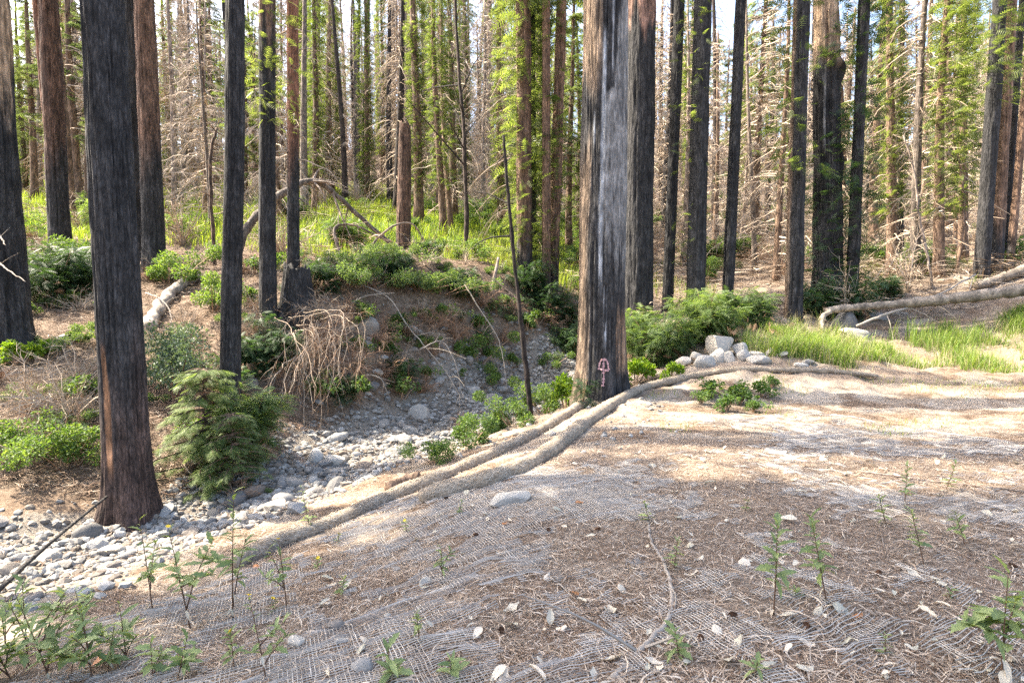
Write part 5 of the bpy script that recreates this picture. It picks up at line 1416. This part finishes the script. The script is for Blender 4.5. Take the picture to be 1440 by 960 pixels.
DRYL = leaf_mesh(.12, .5, .6, .1, 'dryleaf')
fl = MB()
for q in range(14):
    a = q * 6.283 / 14; o = np.array([math.cos(a), math.sin(a), 0]); sd = np.array([-o[1], o[0], 0])
    fl.add([o * .1 - sd * .12, o * .1 + sd * .12, o + sd * .16 + [0, 0, .2], o - sd * .16 + [0, 0, .2]], Q=[(0, 1, 2, 3)])
fl.tube([(0, 0, -.3), (0, 0, .12)], [.2, .3], 7)
FLOWER = fl.mesh('flower_head', M['petal'])
def weed(label, g, h, nl, ll, seed, flowers=0, dry=0, side=0, group=None, tip=True):
    rng = np.random.default_rng(seed)
    t = thing('weed', label, 'weed', g, 0, group)
    t.rotation_euler = (rng.normal() * .14, rng.normal() * .14, 0)
    mb = MB(); stems = []
    for s in range(1 + side + (1 if h > .3 and side else 0)):
        a = rng.uniform(0, 6.28); z0 = 0 if s == 0 else rng.uniform(.15, .5) * h
        hh = h if s == 0 else h * rng.uniform(.45, .85); sp = h * (.06 if s == 0 else .3)
        base = stems[0][int(z0 / h * 9)] if s else np.array([0, 0, -.02])
        P = spline([base, base + [math.cos(a) * sp * .4, math.sin(a) * sp * .4, (hh - z0) * .5], base + [math.cos(a) * sp, math.sin(a) * sp, hh - z0]], 10)
        stems.append(P); mb.tube(P, np.linspace(.003 + .003 * h, .0014, 10), 5)
    part('stem', mb.mesh('stem', M['weed_stem'], True), t)
    ang = rng.uniform(0, 6.28)
    nl = int(nl * 2.0)
    for k in range(nl):
        P = stems[k % len(stems)]
        q = (.35 + .65 * (k + 1) / nl) if dry else (.15 + .85 * (k + 1) / nl)
        i = min(int(q * 9), 8); p = P[i] + (P[i + 1] - P[i]) * min(1, q * 9 - i)
        ang += 2.4 + rng.normal() * .3
        el = rng.uniform(-.1, .5) + (.75 * q ** 3)
        part('leaf', LEAF[int(rng.integers(0, 4))], t, p, (rng.normal() * .3, -el, ang), 1.3 * ll * rng.uniform(.5, 1.3) * (1.1 - .45 * q))
    for k in range(dry):
        P = stems[0]; i = int(rng.integers(1, 5)); part('withered_leaf', DRYL, t, P[i], (rng.normal() * .5, rng.uniform(.2, 1.1), rng.uniform(0, 6.28)), ll * rng.uniform(.5, .9))
    for k in range(flowers):
        P = stems[min(k, len(stems) - 1)]; part('flower_head', FLOWER, t, P[-1] + np.array([rng.normal() * .03 * (k > 0), 0, .01]), (rng.normal() * .4, rng.normal() * .4, 0), .014)
    return t
WEEDS = [('tall weed with dense leafy top standing at the creek edge', 327, 872, 195, 34, .085, 0, 4, 1), ('slender weed left of the tall leafy one with a yellow bloom', 268, 885, 165, 24, .085, 1, 2, 2), ('branching weed over the sunlit creek stones', 215, 860, 140, 22, .085, 0, 3, 2), ('thin weed with withered foot right of the tall leafy one', 404, 860, 110, 12, .07, 1, 2, 1), ('small weed rising beside the straw roll', 437, 752, 75, 12, .06, 0, 0, 0),
         ('bushy weed filling the lower left corner', 70, 975, 150, 40, .085, 0, 2, 4), ('bushy weed right of the corner bush at lower left', 130, 985, 120, 34, .08, 0, 2, 3), ('weed at the far lower left edge with narrow leaves', 15, 965, 110, 24, .085, 0, 0, 2), ('short leafy weed below the slender one', 250, 955, 70, 14, .07, 0, 2, 1), ('leafy weed at the bottom below the tall one', 375, 965, 130, 18, .06, 1, 3, 1), ('weed with upright leaves in the lower left group', 178, 930, 90, 18, .08, 0, 1, 2),
         ('slim weed in the corner group with drooping leaves', 40, 940, 130, 22, .08, 0, 2, 1), ('leaning weed in front of the corner bush', 100, 955, 80, 18, .08, 0, 1, 1), ('pale weed at the left edge above the corner group', 8, 915, 80, 18, .08, 0, 1, 1), ('weed between corner bush and upright-leaved weed', 152, 945, 75, 16, .07, 0, 1, 1), ('low weed at the very bottom left of centre', 215, 957, 60, 14, .07, 0, 2, 1), ('lobed weed at the creek bank edge, left group top', 120, 890, 75, 16, .07, 0, 1, 1),
         ('green bushy weed on the gathered netting', 622, 815, 55, 16, .05, 0, 1, 2), ('yellow-green weed at the bottom edge beside the white speckled stone', 548, 965, 60, 8, .08, 0, 0, 1), ('broad-leaved weed at the bottom edge, centre left', 634, 968, 42, 7, .07, 0, 0, 0), ('tiny weed near the head of the curved stick', 913, 735, 30, 6, .05, 0, 0, 0), ('small weed on the netting above the white flat rock', 645, 723, 26, 7, .04, 0, 0, 0),
         ('two-foot weed with pale leaves and withered foot, left of a pair', 1088, 868, 145, 13, .085, 0, 3, 0), ('weed with grey-green leaves, right of a pair', 1163, 852, 130, 14, .085, 0, 4, 0), ('slim weed with tufted top at right centre', 1300, 800, 85, 14, .06, 0, 1, 0), ('short weed right of the slim tufted one', 1358, 770, 55, 9, .06, 0, 1, 0), ('small leafy weed at right centre', 1246, 738, 45, 9, .06, 0, 0, 0), ('weed standing near the thin straight stick', 1272, 715, 70, 12, .06, 0, 1, 0), ('weed right of the one near the thin stick', 1330, 690, 45, 8, .06, 0, 0, 0),
         ('large-leaved green weed in the lower right corner', 1408, 985, 165, 22, .13, 0, 1, 1), ('broad two-leaved weed at the bottom right of centre', 1062, 950, 34, 6, .06, 0, 1, 0), ('small green sprout near the left weed of the pair', 1048, 720, 22, 8, .035, 0, 0, 0), ('low yellowish sprout between the pair of weeds', 1120, 838, 16, 8, .035, 0, 0, 0), ('little weed shoot at lower right', 1245, 925, 38, 6, .04, 0, 0, 0), ('tiny sprout at the right on the litter', 1335, 845, 20, 6, .035, 0, 0, 0), ('small weed low at the bottom right of the curved stick', 955, 925, 50, 8, .06, 0, 0, 0), ('weed tuft by the curved stick middle', 948, 800, 45, 9, .05, 0, 0, 0), ('small spray of leaves at the bottom, centre', 590, 905, 50, 9, .05, 0, 1, 0), ('leafy tuft on bare earth near the yellow bloom', 480, 835, 25, 9, .045, 0, 0, 0), ('dim weed left of the bottom tall one', 330, 945, 60, 9, .06, 1, 1, 0)]
for k, (lab, px, py, hpx, nl, ll, fl_, dr, sd_) in enumerate(WEEDS):
    g = gpx(px, min(py, 958), 1.4)
    weed(lab, g, hpx / F * g[1], nl, ll, 700 + k, fl_, dr, sd_)
for k, (px, py, hpx, lab) in enumerate([(572, 748, 12, 'yellow bloom on the gathered netting'), (446, 800, 10, 'yellow bloom upslope of the thin weed'), (385, 862, 10, 'yellow bloom right of the tall leafy weed foot'), (475, 765, 8, 'yellow bloom beside the straw roll'), (360, 775, 10, 'yellow bloom near the creek edge weeds')]):
    g = gpx(px, py, 1.6); weed(lab, g, hpx / F * g[1] + .05, 5, .04, 780 + k, 1, 0, 0)

# ------------------------------------------------------------------ wording: single cobbles and leaves are named by what they lie next to
def name_by(objs, marks, text):
    B = {}
    for o in objs:
        d, nm = min((math.hypot(o.location.x - p[0], o.location.y - p[1]), nm) for nm, p in marks)
        B.setdefault(nm, []).append((d, o))
    for nm, L in B.items():
        L.sort(key=lambda q: q[0])
        for i, (_, o) in enumerate(L): o['label'] = f'{text}, {ORD[i]} from {nm}'
name_by(BST, [('the pale pointed boulder', gpx(515, 458, 10)), ('the white rounded boulder', gpx(588, 581, 10)), ('the thin dead pole', gpx(738, 500, 12)), ('the flat bluish boulder', gpx(527, 524, 10)), ('the dead stub', gat(690, 17.5))], 'grey stone set in the far bank')
name_by(COBS, [('the black pole', px3(60, 772, 5.4)), ('the creekside trunk', px3(174, 722, 6.9)), ('the bright feathery sprout', px3(300, 700, 7.4)), ('the largest midstream boulder', px3(467, 645, 9.2)), ('the flat pale slab', px3(385, 712, 7)), ('the white rounded boulder', px3(588, 581, 12.4)), ('the large cream boulder', px3(690, 563, 14.3)), ('the thin dead pole', px3(747, 588, 11.5)), ('the left picture edge', px3(-10, 800, 5))], 'grey cobble in the creek bed')
name_by(LEAVES, [('the curved stick', gpx(943, 830)), ('the lower right corner weed', gpx(1408, 950)), ('the paired weeds', gpx(1125, 860)), ('the slim tufted weed', gpx(1300, 800)), ('the white flat rock', gpx(715, 700)), ('the white speckled stone', gpx(510, 942)), ('the thin straight stick', gpx(1330, 680)), ('the thin curved twig', gpx(745, 803)), ('the gathered-netting weed', gpx(622, 815)), ('the bottom edge below the pair', gpx(1100, 955))], 'pale dry curled leaf on the bank')
